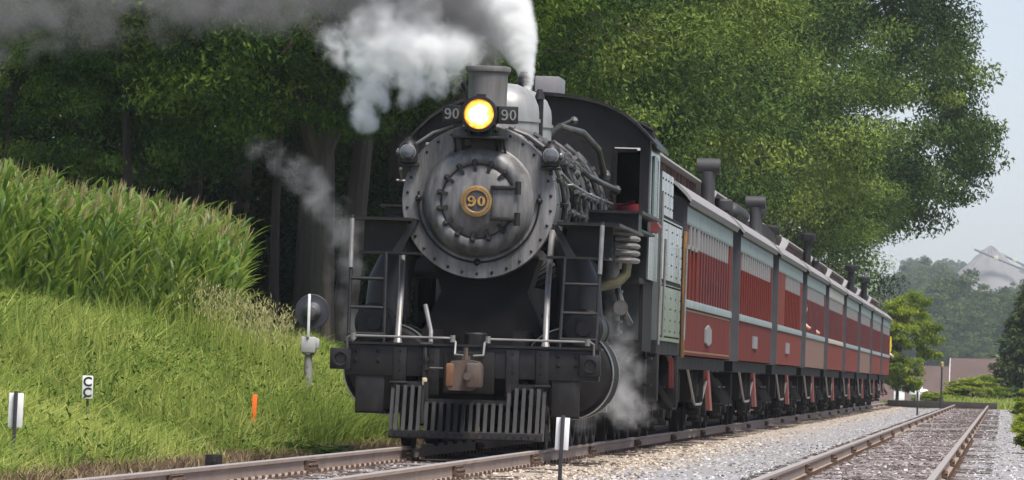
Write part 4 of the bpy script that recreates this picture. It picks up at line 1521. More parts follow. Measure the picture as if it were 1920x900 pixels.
# people looking out of the coach windows
SKIN = surf('skin', (0.55, 0.3, 0.2), 0.5, 0, 0.08, 10)
HAIR = surf('hair_brown', (0.06, 0.035, 0.02), 0.6)
SHIRT = surf('pale_shirt', (0.55, 0.5, 0.45), 0.8)
def person(x, y, z, lab, shirt):
    """head, neck, shoulder and bent arm resting on the sill, grown as one skin"""
    p = thing('person', lab, 'person', (x, y, z))
    me = bpy.data.meshes.new('body')
    V = [(-.28, .0, -.55), (-.2, 0, -.1), (-.12, -.01, .0), (-.06, -.03, .12), (-.05, -.05, .22), (-.05, -.06, .32), (-.12, -.19, -.03), (.06, -.24, -.2), (.10, -.10, -.2), (-.16, .2, -.04), (-.1, .24, -.28)]
    Ed = [(0, 1), (1, 2), (2, 3), (3, 4), (4, 5), (2, 6), (6, 7), (7, 8), (2, 9), (9, 10)]
    rad = [.13, .15, .11, .055, .1, .085, .06, .045, .038, .06, .045]
    me.from_pydata(V, Ed, [])
    o = bpy.data.objects.new('body', me)
    COL.objects.link(o)
    md = o.modifiers.new('skin', 'SKIN')
    for i, r in enumerate(rad):
        me.skin_vertices[0].data[i].radius = (r, r)
    me.skin_vertices[0].data[0].use_root = True
    s2 = o.modifiers.new('sub', 'SUBSURF')
    s2.levels = s2.render_levels = 2
    bm_ = bpy.data.meshes.new_from_object(o.evaluated_get(bpy.context.evaluated_depsgraph_get()))
    bpy.data.objects.remove(o)
    bm_.materials.clear()
    bm_.materials.append(SKIN); bm_.materials.append(shirt)
    for f in bm_.polygons:
        f.material_index = 1 if f.center.z < .06 and not (f.center.x > .02) else 0
    bm_.shade_smooth()
    link('body', bm_, p)
    b = MB()
    b.sphere((-.065, -.045, .29), .105, 12, 1, 1, .95)
    b.build('hair', HAIR, p)
person(MX + HW - .02, 154.85, 2.3, 'person leaning out of the front window of the fourth coach', SHIRT)
person(MX + HW - .04, 163.3, 2.25, 'person leaning out near the middle of the fourth coach', surf('shirt_red', (0.5, 0.1, 0.08), 0.8))
person(MX + HW + .06, 95.3 + 8 * PITCH + BL + .3, 2.15, 'person standing out at the rear end of the last coach', SHIRT)

# ------------------------------------------------------------------ lineside signs and markers
SIGNB = surf('post_black', (0.02, 0.02, 0.022), 0.6, 0, 0.2, 5)
def board_marker(x, y, zt, zb, w, hb, lab, lean=0.0, pw=.018):
    t_ = thing('marker_post', lab, 'marker post', (x, y, zb))
    t_.rotation_euler = (0, lean, 0)
    h = zt - zb
    b = MB()
    b.cbox(-pw, pw, -pw, pw, -.25, h + .02, .004)
    b.build('post', SIGNB, t_)
    b = MB()
    b.cbox(-w / 2, w / 2, pw + .002, pw + .022, h - hb, h, .004)
    b.build('board', WHITE, t_)
    return t_
board_marker(-9.75, 66, .53, -.30, .145, .34, 'white board on a black post at the far left of the grass', R(1.2))
board_marker(-4.06, 62, .475, -.19, .125, .30, 'white board on a black post before the pilot beside the rail', R(1.5))
board_marker(-2.86, 228, .62, -.20, .13, .3, 'tiny white marker post far off between the tracks', 0, .03)
t_ = thing('letter_sign', 'small white sign with two black letters C on a thin post in the grass', 'sign', (-10.66, 78, -.15))
b = MB(); b.cyl((0, 0, -.3), (0, 0, .6), .014, seg=8); b.build('post', SIGNB, t_)
b = MB(); b.cbox(-.063, .063, -.03, -.016, .575, .845, .004); bd = b.build('board', WHITE, t_)
cm = text_mesh('C', .15, .002, SIGNB, .004)
for z in (.77, .645): link('lettering', cm, bd, (0, -.031, z))
b = MB(); b.cbox(-.032, .032, -.012, .012, -.35, .36, .004)
o = b.build('survey_stake', ORANGE, None, (-9.82, 88, .13))
o.rotation_euler = (0, R(2), 0)
tag(o, 'bright orange survey stake standing in the grass', 'stake')
# switch target stand
t_ = thing('switch_stand', 'round dark target signal on a grey pole in the grass', 'signal', (-10.36, 100, .3))
b = MB(); b.lathe((0, 0, -.3), (0, 0, 1), [(0, .075), (.6, .07), (1.05, .055), (1.06, .09), (1.1, .09)], 14); b.build('pole', surf('pole_grey', (0.3, 0.3, 0.3), 0.6, 0.1, 0.2, 4, dirt=(0.12, 0.06, 0.035), dirt_amt=0.6, dscale=4), t_)
b = MB(); b.cbox(-.11, .11, -.1, .1, .78, 1.02, .02); b.cbox(.1, .16, -.08, .04, .84, 1.0, .02); b.build('lamp_box', surf('box_grey', (0.42, 0.42, 0.41), 0.6, 0, 0.12, 5, dirt=(0.25, 0.22, 0.2), dirt_amt=0.5), t_)
b = MB(); b.lathe((.03, .06, 1.4), (0, -1, 0), [(0, .26), (.015, .262), (.03, .25), (.03, .15), (.04, .13), (.06, .11), (.07, .0)], 36); tg = b.build('target_disc', surf('target_dark', (0.03, 0.032, 0.042), 0.5, 0, 0.2, 5), t_)
b = MB(); b.lathe((.03, .0, 1.4), (0, -1, 0), [(-.01, .13), (.03, .12), (.08, .07), (.09, 0)], 24); b.build('lens_hood', surf('lens_grey', (0.09, 0.09, 0.095), 0.35), tg)
b = MB(); b.cbox(-.02, .02, -.13, -.1, 1.02, 1.66, .006); b.build('mast', WHITE, t_)
# tie end and spike box by the left rail, small rail anchors
b = MB(); b.cbox(-.07, .07, -.2, .2, -.1, .09, .01); b.lathe((.03, -.2, .01), (0, -1, 0), [(0, .03), (.02, .02)], 8)
tag(b.build('junction_box', BLK2, None, (-8.45, 72, -.19)), 'small black box lying on the ballast by the left rail', 'box')
b = MB(); b.cbox(-.09, .09, -.25, .25, -.1, .06, .01)
tag(b.build('wood_block', TIEM, None, (-8.6, 88, -.2)), 'short wooden block beside the rail below the orange stake', 'block')

# ------------------------------------------------------------------ far things beyond the crest
BROOF = surf('brown_roof_shingle', (0.088, 0.058, 0.05), 0.85, 0, 0.12, 0.5, dirt=(0.15, 0.1, 0.095), dirt_amt=0.5, dscale=0.4)
BWALL = surf('pale_wall', (0.5, 0.48, 0.45), 0.8, 0, 0.1, 0.6)
def shed(name, lab, x0, x1, y, depth, zb, ze, zr, axis, over=.3):
    t_ = thing(name, lab, 'building', ((x0 + x1) / 2, y, zb))
    w = (x1 - x0) / 2
    e, r = ze - zb, zr - zb
    b = MB()
    b.prism([(0, 0), (depth, 0), (depth, e), (depth / 2, r - .06), (0, e)], 'x', -w, w)
    b.build('wall', BWALL, t_)
    b = MB()
    sl = (r - e) / (depth / 2)
    o1 = [(-over, e - over * sl), (depth / 2, r), (depth + over, e - over * sl), (depth + over, e - over * sl + .12), (depth / 2, r + .14), (-over, e - over * sl + .12)]
    b.prism(o1, 'x', -w - over, w + over)
    rf = b.build('roof', BROOF, t_)
    b = MB()
    for s in (-1, 1):
        b.prism([(-over, e - over * sl - .05), (depth / 2, r - .05), (depth / 2, r + .12), (-over, e - over * sl + .1)], 'x', s * (w + over) - .0 if s > 0 else -w - over - .04, s * (w + over) + .04 if s > 0 else -w - over)
    b.build('barge_board', WHITE, rf)
    b = MB()
    for q in range(3):
        x = -w * .7 + q * w * .7
        b.box(x - .4, x + .4, -.03, .03, e * .3, e * .75)
    b.build('window', DARKGLASS, t_)
    return t_
shed('farm_building', 'long low building with brown roof behind the last coach', -9.6, -3.45, 470, 7, -4.4, -.6, 2.05, 'x')
shed('farm_building', 'brown roofed gable building beside the dark conifer', -3.35, 4.0, 462, 8, -4.4, -1.4, 2.62, 'x')
def tank(lab, x, y, z, L, r, yaw):
    t_ = thing('storage_tank', lab, 'tank', (x, y, z), yaw)
    b = MB()
    b.lathe((-L / 2, 0, r + .3), (1, 0, 0), [(0, 0), (.06, r * .45), (.18, r * .8), (.35, r), (L - .35, r), (L - .18, r * .8), (L - .06, r * .45), (L, 0)], 24, False, False)
    b.build('shell', WHITE, t_)
    b = MB()
    for s in (-1, 1):
        b.box(s * L * .3 - .1, s * L * .3 + .1, -r * .7, r * .7, 0, .45)
    b.build('saddle', DARKGREY, t_)
    b = MB(); b.cyl((0, 0, 2 * r + .28), (0, 0, 2 * r + .45), .15, seg=12); b.build('valve_dome', WHITE, t_)
tank('white horizontal tank with rounded ends beyond the track', -4.95, 405, -.38, 1.35, .34, R(8))
b = MB(); b.cbox(-.32, .32, -.4, .4, 0, 1.45, .04); b.cbox(-.36, .36, -.44, .44, 1.45, 1.5, .02); b.cbox(-.62, -.2, -.35, .35, 0, .75, .03)
tag(b.build('equipment_cabinet', WHITE, None, (-6.15, 402, -.95)), 'white square cabinet beside the white tank', 'cabinet')
t_ = thing('lamp_post', 'thin dark post with yellow head beyond the dark bar', 'lamp post', (-2.72, 300, -.2))
b = MB(); b.cyl((0, 0, -.3), (0, 0, 1.85), .05, .035, seg=10); b.cyl((0, 0, 0), (0, 0, .5), .09, .07, seg=10); b.build('pole', SIGNB, t_)
b = MB(); b.lathe((0, 0, 1.85), (0, 0, 1), [(0, .05), (.04, .08), (.22, .085), (.27, .04)], 12); b.build('head', surf('lamp_head_yellow', (0.3, 0.24, 0.09), 0.6), t_)
# quarry heap with two conveyors
hv, hf = [], []
rngq = np.random.default_rng(5)
nr, na = 18, 48
hv.append((0, 0, 1))
for i in range(1, nr + 1):
    for k in range(na):
        a = 2 * PI * k / na
        rr = i / nr
        gul = 1 + .05 * math.sin(a * 5 + 1) + .03 * math.sin(a * 11) + .02 * rngq.normal()
        hv.append((rr * math.cos(a) * gul, rr * math.sin(a) * gul, (1 - rr ** 1.08) * (1 + .015 * rngq.normal())))
for k in range(na): hf.append((0, 1 + k, 1 + (k + 1) % na))
for i in range(nr - 1):
    for k in range(na):
        a0 = 1 + i * na + k; a1 = 1 + i * na + (k + 1) % na
        hf.append((a0, a0 + na, a1 + na, a1))
b = MB().add([(x * 38, y * 38, z * 37) for x, y, z in hv], hf)
HEAPM = surf('quarry_spoil', (0.2, 0.185, 0.195), 0.95, 0, 0.2, 0.03, dirt=(0.17, 0.16, 0.17), dirt_amt=0.7, dscale=0.05, bump=0.5, bscale=0.2)
tag(b.build('spoil_heap', HEAPM, None, (-8.0, 3300, 33.0)), 'grey cone of quarry spoil on the far hill', 'spoil heap')
b = MB().add([(x * 62, y * 38, z * 30) for x, y, z in hv], hf)
tag(b.build('spoil_heap', HEAPM, None, (18, 3400, 36.0)), 'wider grey spoil heap behind the pointed one on the far hill', 'spoil heap')
for (xa, za, xb, zb_, yy, lab) in ((-15.4, 67.3, 22, 53.0, 3280, 'nearer sloping conveyor boom above the grey spoil heaps'), (-3.6, 68.0, 24, 55.5, 3390, 'shorter sloping conveyor boom above the wider spoil heap')):
    t_ = thing('conveyor', lab, 'conveyor', (xa, yy, 0))
    dx = xb - xa
    b = MB()
    b.tube([(0, 0, za), (dx, 0, zb_)], .6, 6)
    b.tube([(0, 2, za), (dx, 2, zb_)], .6, 6)
    for k in range(9):
        f = k / 8
        b.box(dx * f - .25, dx * f + .25, 0, 2, za + (zb_ - za) * f - .4, za + (zb_ - za) * f + .3)
    b.build('boom', surf('conveyor_grey', (0.12, 0.12, 0.13), 0.7), t_)
    b = MB(); b.cbox(dx * .28 - 1, dx * .28 + 1, -.8, 2.8, za + (zb_ - za) * .28 - .8, za + (zb_ - za) * .28 + 1.2, .1)
    b.build('drive_house', surf('conveyor_cream', (0.6, 0.55, 0.42), 0.7), t_)

# ------------------------------------------------------------------ vegetation
LEAF_A = leaf_mat('leaf_broad', (0.014, 0.034, 0.008), (0.066, 0.116, 0.022), (0.22, 0.28, 0.054), 0.22)
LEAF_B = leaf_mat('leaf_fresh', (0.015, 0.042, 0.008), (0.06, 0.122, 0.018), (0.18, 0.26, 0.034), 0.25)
LEAF_D = leaf_mat('leaf_shade', (0.011, 0.03, 0.007), (0.034, 0.076, 0.015), (0.09, 0.15, 0.026), 0.25)  # darker leaf copy, the wood's inner shade put into its colour
LEAF_W = leaf_mat('leaf_wood', (0.016, 0.046, 0.009), (0.055, 0.118, 0.02), (0.18, 0.27, 0.042), 0.28)
LEAF_F = leaf_mat('leaf_far', (0.03, 0.055, 0.016), (0.062, 0.10, 0.028), (0.12, 0.155, 0.045), 0.25)
LEAF_Y = leaf_mat('leaf_yellow_green', (0.10, 0.15, 0.018), (0.22, 0.30, 0.035), (0.40, 0.44, 0.07), 0.45)
LEAF_C = leaf_mat('leaf_conifer', (0.03, 0.055, 0.024), (0.07, 0.105, 0.038), (0.14, 0.165, 0.06), 0.25)
CORN_M = leaf_mat('corn_leaf', (0.04, 0.095, 0.012), (0.125, 0.215, 0.032), (0.30, 0.37, 0.08), 0.48, 0.4, 0.4)
TASSEL_M = leaf_mat('corn_tassel', (0.17, 0.15, 0.05), (0.30, 0.25, 0.10), (0.42, 0.36, 0.18), 0.3, 0.8)
GRASS_M = leaf_mat('grass_blade', (0.055, 0.11, 0.018), (0.20, 0.285, 0.05), (0.46, 0.50, 0.14), 0.5, 0.55)
DRY_M = leaf_mat('dry_grass', (0.09, 0.06, 0.038), (0.21, 0.15, 0.09), (0.42, 0.36, 0.22), 0.25, 0.9, 0.1)
SEED_M = leaf_mat('seed_head', (0.16, 0.17, 0.05), (0.27, 0.27, 0.10), (0.4, 0.38, 0.18), 0.3, 0.9, 0.1)
BARK = surf('bark', (0.085, 0.066, 0.052), 0.95, 0, 0.3, 4, dirt=(0.10, 0.085, 0.075), dirt_amt=0.6, dscale=2.5, bump=0.8, bscale=16, streak=True)

def leaf_tris(P, T, Nn, L, Wd, fold=0.25):
    """one folded leaf per point: P base, T direction, Nn facing, L length, Wd width"""
    n = len(P)
    T = T / (np.linalg.norm(T, axis=1, keepdims=True) + 1e-9)
    S = np.cross(Nn, T)
    S /= (np.linalg.norm(S, axis=1, keepdims=True) + 1e-9)
    Nn = np.cross(T, S)
    L = L[:, None]; Wd = Wd[:, None]
    a = P
    b = P + T * L * .45 + S * Wd * .5 + Nn * Wd * fold
    c = P + T * L - Nn * L * .12
    d = P + T * L * .45 - S * Wd * .5 + Nn * Wd * fold
    V = np.stack([a, b, c, d], 1).reshape(-1, 3)
    k = np.arange(n)[:, None] * 4
    tri = np.concatenate([k + np.array([[0, 1, 2]]), k + np.array([[0, 2, 3]])], 1).reshape(-1, 3)
    return V, tri

def lobes(rng, k):
    d = rng.normal(size=(k, 3))
    return d / np.linalg.norm(d, axis=1, keepdims=True), rng.uniform(-1, 1, k)

def crown_points(rng, rad, nclump, shell=(0.5, 1.0), rough=0.3, low_cut=-1.0):
    d = rng.normal(size=(nclump * 2, 3))
    d /= np.linalg.norm(d, axis=1, keepdims=True)
    d = d[d[:, 2] > low_cut][:nclump]
    ld, la = lobes(rng, 14)
    f = 1 + rough * (np.maximum(0, d @ ld.T - .55) * la * 2.2).sum(1)
    r = f * (shell[0] + (shell[1] - shell[0]) * rng.random(len(d)) ** 0.55)
    return d * r[:, None] * np.array(rad), d

def crown_mesh(name, seed, rad, nclump, per, leaf, mat, shell=(0.5, 1.0), rough=0.3, clump=(0.10, 0.2), droop=0.35, narrow=0.5, low_cut=-1.0, jit=.26, lj=.13):
    rng = np.random.default_rng(seed)
    C, D = crown_points(rng, rad, nclump, shell, rough, low_cut)
    n = len(C)
    m_ = np.mean(rad)
    rc = rng.uniform(*clump, n) * m_
    ct = rng.normal(0.47, 0.24, n)
    k = rng.poisson(per * (rc / rc.mean()) ** 2)
    idx = np.repeat(np.arange(n), k)
    q = rng.normal(size=(len(idx), 3))
    q /= np.linalg.norm(q, axis=1, keepdims=True)
    q *= (rng.random(len(idx)) ** 0.45)[:, None]
    P = C[idx] + q * rc[idx][:, None] * np.array([1.15, 1.15, 0.62])
    out = D[idx]
    Nn = q * 1.0 + out * .2 + np.array([0, 0, 0.3]) + rng.normal(size=P.shape) * jit
    T = rng.normal(size=P.shape) * 0.7 + out * .35 + np.array([0, 0, -droop])
    L = leaf * rng.uniform(.65, 1.35, len(P))
    V, tri = leaf_tris(P, T, Nn, L, L * narrow * rng.uniform(.8, 1.2, len(P)))
    tint = np.clip(ct[idx] + rng.normal(0, lj, len(P)), 0, 1)
    return tri_mesh(name, V, tri, mat, np.repeat(tint, 2)), C

def limb_mesh(name, seed, zc, rad, C, r0, lean=(0, 0), nl=16, base=-0.6, fork=0.35):
    """tapered trunk to the crown's heart and limbs reaching out to clumps; origin at the tree's foot"""
    rng = random.Random(seed)
    mb = MB()
    top = Vector((lean[0], lean[1], zc + rad[2] * .35))
    pts, rs = [], []
    for i in range(9):
        f = i / 8
        wob_ = .12 * math.sin(f * 5 + seed) * f
        pts.append((top.x * f ** 1.3 + wob_, top.y * f ** 1.3 - wob_ * .6, base + (top.z - base) * f))
        rs.append(r0 * (1.25 if i == 0 else 1.0) * (1 - .82 * f) + .02)
    mb.tube(pts, r0, 10, rs)
    for k in range(nl):
        tgt = Vector(C[rng.randrange(len(C))]) * .85 + Vector((lean[0], lean[1], zc))
        f = rng.uniform(fork, .9)
        st = Vector((top.x * f ** 1.3, top.y * f ** 1.3, base + (top.z - base) * f))
        if tgt.z < st.z - 2.5: tgt.z = st.z - rng.uniform(0, 1.5)
        mid = st.lerp(tgt, .5) + Vector((rng.uniform(-.3, .3), rng.uniform(-.3, .3), .12 * (tgt - st).length))
        rr = r0 * (1 - .8 * f) * .6 + .02
        q = [st, st.lerp(mid, .5), mid, mid.lerp(tgt, .55), tgt]
        mb.tube(q, rr, 6, [rr, rr * .8, rr * .6, rr * .4, rr * .15])
    return mb.mesh(name, BARK)

VAR = {}
def variant(key, *a, **k):
    VAR[key] = crown_mesh('crown', *a, **k) + ((a[1]),)
variant('A', 21, (6, 6, 5.6), 160, 520, .165, LEAF_A, shell=(.66, 1.0), rough=.4, clump=(.15, .28), jit=.16, lj=.08)
variant('B', 22, (6, 6, 6.2), 215, 380, .155, LEAF_B, shell=(.6, 1.02), rough=.45, clump=(.11, .24), jit=.18, lj=.09)
variant('C', 23, (6, 6, 5.2), 155, 520, .16, LEAF_A, shell=(.7, 1.0), rough=.38, clump=(.15, .28), jit=.16, lj=.08)
variant('E', 30, (7.9, 7.9, 7.3), 310, 400, .21, LEAF_A, shell=(.62, 1.02), rough=.26, clump=(.09, .2), droop=.45, narrow=.48, jit=.18, lj=.09)
variant('V', 33, (2.6, 2.4, 2.0), 120, 170, .105, LEAF_W, shell=(.3, 1.05), rough=.45, clump=(.1, .22), droop=.5, narrow=.45, jit=.2)
variant('G', 31, (2, 2, 2), 120, 40, .2, LEAF_B, shell=(.2, 1.0), rough=.3, clump=(.12, .25), narrow=.7)
variant('W', 24, (6, 6, 5.5), 480, 150, .16, LEAF_W, shell=(.35, 1.05), rough=.5, clump=(.07, .16), droop=.55, narrow=.4)
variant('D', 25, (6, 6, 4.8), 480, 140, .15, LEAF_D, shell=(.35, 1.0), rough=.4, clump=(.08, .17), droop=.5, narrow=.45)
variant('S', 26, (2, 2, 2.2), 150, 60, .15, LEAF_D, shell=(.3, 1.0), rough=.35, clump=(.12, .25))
variant('F', 27, (5, 5, 5.5), 110, 75, .55, LEAF_F, shell=(.6, 1.0), rough=.35, clump=(.16, .32), narrow=.7)
variant('Y', 28, (2, 2, 3.4), 190, 120, .2, LEAF_Y, shell=(.4, 1.0), rough=.3, clump=(.10, .2))

tree_n = [0]
def tree(name, label, var, x, y, zc, sc, r0, group=None, lean=(0, 0), stretch=(1, 1, 1), nl=14, cat='tree', rz=None, fork=.35):
    """zc: height of the crown's heart above the foot"""
    tree_n[0] += 1
    me, C, rad = VAR[var]
    z0 = float(gz(x, y))
    t_ = thing(name, label, cat, (x, y, z0), 0, group)
    S = (sc * stretch[0], sc * stretch[1], sc * stretch[2])
    rad2 = tuple(r * s for r, s in zip(rad, S))
    o = link('crown', me, t_, (lean[0], lean[1], zc))
    o.scale = S
    o.rotation_euler = (0, 0, (tree_n[0] * 2.1) if rz is None else rz)
    if r0:
        link('trunk', limb_mesh('trunk', tree_n[0], zc, rad2, [Vector((c[0] * S[0], c[1] * S[1], c[2] * S[2])) for c in C], r0, lean, nl, fork=fork), t_)
    return t_

# trees along the wood edge behind the train, nearest first
EROT = 2.6
edge = [
    ('B', -13.0, 127, 8.2, .80, .30, 'leafy tree rising directly behind the white steam and the stack'),
    ('B', -12.6, 139, 8.6, .78, .28, 'bright green tree with bare twigs behind the locomotive cab'),
    ('A', -13.2, 154, 8.6, .85, .30, 'rounded tree behind the tender'),
    ('C', -12.8, 170, 7.6, .86, .30, 'dense rounded tree behind the first coach roof'),
    ('A', -13.6, 187, 9.2, .98, .32, 'tall tree above the second coach roof'),
    ('C', -13.0, 206, 8.2, .95, .32, 'dense tree above the smokejack of the second coach'),
    ('A', -13.6, 228, 10.0, 1.08, .34, 'tall yellowish tree above the third coach'),
    ('C', -12.8, 252, 9.0, 1.0, .32, 'dark lobed tree above the fourth and fifth coaches'),
    ('A', -13.5, 276, 11.0, 1.15, .36, 'tall tree above the rear coaches'),
    ('C', -9.6, 290, 8.6, .80, .24, 'lower tree hanging down towards the roof of the last coach'),
    ('E', -8.9, 303, 15.3, 1.05, .42, 'large spreading tree reaching out against the sky above the end of the train'),
]
for v, x, y, zc, sc, r0, lab in edge:
    tree('broadleaf_tree', lab, v, x, y, zc, sc, r0, 'trees along the wood edge', rz=EROT if v == 'E' else None)
# bare twigs before the second of them
rng = random.Random(3)
mb = MB()
def twig(p, d, l, r, depth):
    pts = [p]
    for i in range(4):
        d = (d + Vector((rng.uniform(-.35, .35), rng.uniform(-.3, .3), rng.uniform(-.3, .35)))).normalized()
        pts.append(pts[-1] + d * l / 4)
        if depth and rng.random() < .75:
            twig(pts[-1], (d + Vector((rng.uniform(-.8, .8), rng.uniform(-.5, .5), rng.uniform(-.5, .7)))).normalized(), l * .55, r * .5, depth - 1)
    mb.tube(pts, r, 5, [r * (1 - .18 * i) for i in range(5)])
o_tree = [o for o in COL.objects if o.get('label', '').startswith('bright green tree')][0]
for st, d, l in (((.5, -4.6, 6.3), (1, -.2, .45), 3.2), ((.0, -4.4, 5.3), (1, -.3, .25), 3.0), ((1.2, -4.6, 4.8), (.8, -.1, .5), 2.2)):
    twig(Vector(st), Vector(d).normalized(), l, .045, 2)
mb.build('dead_branches', BARK, o_tree)
# shaded wood to the left
left = [
    ('D', -22.0, 136, 8.6, .85, .42, 'thick dark trunk under smoke at the far left of the wood', (0, 0)),
    ('V', -17.0, 129, 4.9, 1.0, .12, 'tree with low hanging leafy sprays above the corn', (0, 0)),
    ('V', -19.6, 131, 4.6, 1.05, .12, 'leafy young tree above the left end of the corn', (0, 0)),
    ('V', -12.75, 126, 5.6, .72, .09, 'bright leafed young tree hanging beside the leaning trunk', (0, 0)),
    ('V', -14.6, 134, 6.2, .85, .1, 'young tree with drooping leaves left of the straight trunk', (0, 0)),
    ('D', -17.15, 141, 9.0, .85, .24, 'dark trunked tree behind the crest of the corn', (0, 0)),
    ('D', -16.75, 146, 9.6, .85, .22, 'paler trunked tree just right of the dark trunk behind the corn', (.2, 0)),
    ('W', -13.45, 129, 8.4, .74, .27, 'straight trunked tree behind the round target signal', (0, 0)),
    ('D', -13.15, 133, 9.4, .80, .26, 'leaning trunked tree beside the straight one behind the round target', (1.1, 0)),
    ('D', -12.6, 147, 9.0, .85, .26, 'dark tree between the leaning trunk and the locomotive', (0, 0)),
    ('W', -20.5, 152, 9.4, .85, .26, 'tree deep in the wood behind the corn at left', (0, 0)),
    ('D', -24.5, 150, 9.0, .9, .3, 'tree at the left edge of the picture behind the smoke', (0, 0)),
    ('D', -15.0, 160, 9.6, 1.0, .3, 'large dark tree deep in the wood behind the leaning trunk', (0, 0)),
    ('W', -11.2, 136, 9.6, .62, .2, 'hanging branched tree behind the white steam beside the stack', (0, 0)),
]
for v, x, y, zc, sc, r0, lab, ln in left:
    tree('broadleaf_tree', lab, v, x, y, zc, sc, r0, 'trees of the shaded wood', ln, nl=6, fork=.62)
# shrubs below
shr = [(-19.0, 139, 1.9, 1.1), (-21.5, 143, 2.2, 1.3), (-16.0, 150, 1.6, 1.2), (-14.6, 142, 1.5, 1.0), (-12.4, 139, 1.5, 1.0), (-14.2, 150, 1.6, 1.3), (-18.0, 156, 2.2, 1.5), (-11.3, 150, 1.6, 1.1),
       (-10.6, 160, 1.8, 1.2), (-10.7, 176, 2.0, 1.3), (-10.6, 194, 2.2, 1.4), (-10.6, 212, 2.2, 1.4), (-10.6, 232, 2.4, 1.5), (-10.4, 252, 2.6, 1.6), (-10.4, 274, 2.6, 1.6), (-9.6, 294, 2.6, 1.7)]
for i, (x, y, zc, sc) in enumerate(shr):
    if i < 8:
        lab = ['shrub low behind the dark trunk over the corn crest', 'shrub at the far left low under the smoke', 'shrub deep between the paired trunks', 'shrub just left of the straight trunk',
               'shrub right of the leaning trunk', 'shrub deep behind the straight trunk', 'large shrub deep in the wood over the corn', 'shrub close behind the left running board'][i] + ' in the shaded wood'
        g_ = 'shrubs in the shaded wood'
    else:
        lab = 'dark shrub under the trees behind the %s coach' % ['second', 'third', 'fourth', 'fifth', 'sixth', 'seventh', 'eighth', 'last'][i - 8]
        g_ = 'shrubs behind the coaches'
    tree('shrub', lab, 'S', x, y, zc, sc, .06, g_, nl=6, cat='shrub')
# mass of the wood behind, nobody can tell its trees apart
def wood_mass():
    rng = np.random.default_rng(77)
    C, D = [], []
    for (x0, x1, y0, y1, z0, z1, n) in ((-46, -10, 166, 182, 0, 17, 1500), (-34, -17, 182, 320, 0, 20, 1700), (-60, -24, 152, 172, 0, 18, 1100)):
        c = np.stack([rng.uniform(x0, x1, n), rng.uniform(y0, y1, n), rng.uniform(z0, z1, n)], 1)
        c[:, 2] += gz(c[:, 0], c[:, 1])
        C.append(c)
    C = np.concatenate(C)
    n = len(C)
    per = 26
    idx = np.repeat(np.arange(n), per)
    q = rng.normal(size=(n * per, 3))
    q /= np.linalg.norm(q, axis=1, keepdims=True)
    P = C[idx] + q * (rng.random(n * per) ** .45)[:, None] * np.array([1.3, 1.3, .8])
    Nn = np.array([0, -.3, .7]) + rng.normal(size=P.shape) * .5
    T = q + rng.normal(size=P.shape) * .5 + np.array([0, 0, -.4])
    L = .42 * rng.uniform(.7, 1.3, len(P))
    V, tri = leaf_tris(P, T, Nn, L, L * .62)
    tint = np.clip(rng.normal(.45, .15, n)[idx] + rng.normal(0, .12, len(P)), 0, 1)
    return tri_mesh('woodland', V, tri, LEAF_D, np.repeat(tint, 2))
tag(link('woodland', wood_mass()), 'dense dark wood filling the distance behind the train and corn', 'woodland', kind='stuff')

# small bright tree behind the last coach and the conifer
tree('young_tree', 'small yellow green tree just behind the last coach', 'Y', -5.0, 322, 3.0, .82, .08, nl=8, stretch=(1.0, 1.0, 1.0))
def conifer(lab, x, y, H, Rb, seed):
    rng = np.random.default_rng(seed)
    z0 = float(gz(x, y))
    t_ = thing('conifer', lab, 'tree', (x, y, z0))
    mb = MB(); mb.tube([(0, 0, -.5), (0, 0, H * .5), (0, 0, H * .97)], .15, 8, [.2, .11, .02]); mb.build('trunk', BARK, t_)
    P, T, Nn, ct = [], [], [], []
    nb = 420
    for k in range(nb):
        f = rng.random() ** .8
        a = rng.uniform(0, 2 * PI)
        lmax = Rb * (1 - f) ** .8 * rng.uniform(.65, 1.1) + .15
        z = .3 + f * (H - .4)
        dv = np.array([math.cos(a), math.sin(a), -.12])
        tt = rng.normal(.45, .16)
        m_ = int(10 + lmax * 26)
        u = rng.random(m_) ** .7
        pos = dv * (u * lmax)[:, None] + np.array([0, 0, z]) + np.stack([0 * u, 0 * u, .12 * np.sin(u * 3)], 1) + rng.normal(size=(m_, 3)) * .09
        P.append(pos)
        T.append(dv * .8 + rng.normal(size=(m_, 3)) * .6 + np.array([0, 0, -.15]))
        Nn.append(np.array([0, 0, 1.0]) + rng.normal(size=(m_, 3)) * .4)
        ct.append(np.full(m_, tt) + rng.normal(0, .1, m_))
    P, T, Nn, ct = map(np.concatenate, (P, T, Nn, ct))
    L = .26 * rng.uniform(.7, 1.3, len(P))
    V, tri = leaf_tris(P, T, Nn, L, L * .4)
    link('crown', tri_mesh('crown', V, tri, LEAF_C, np.repeat(np.clip(ct, 0, 1), 2)), t_)
conifer('dark conifer standing beyond the siding at the right edge', 1.4, 352, 7.8, 3.0, 5)
conifer('second dark conifer half hidden at the right edge', 4.2, 378, 8.6, 2.8, 6)

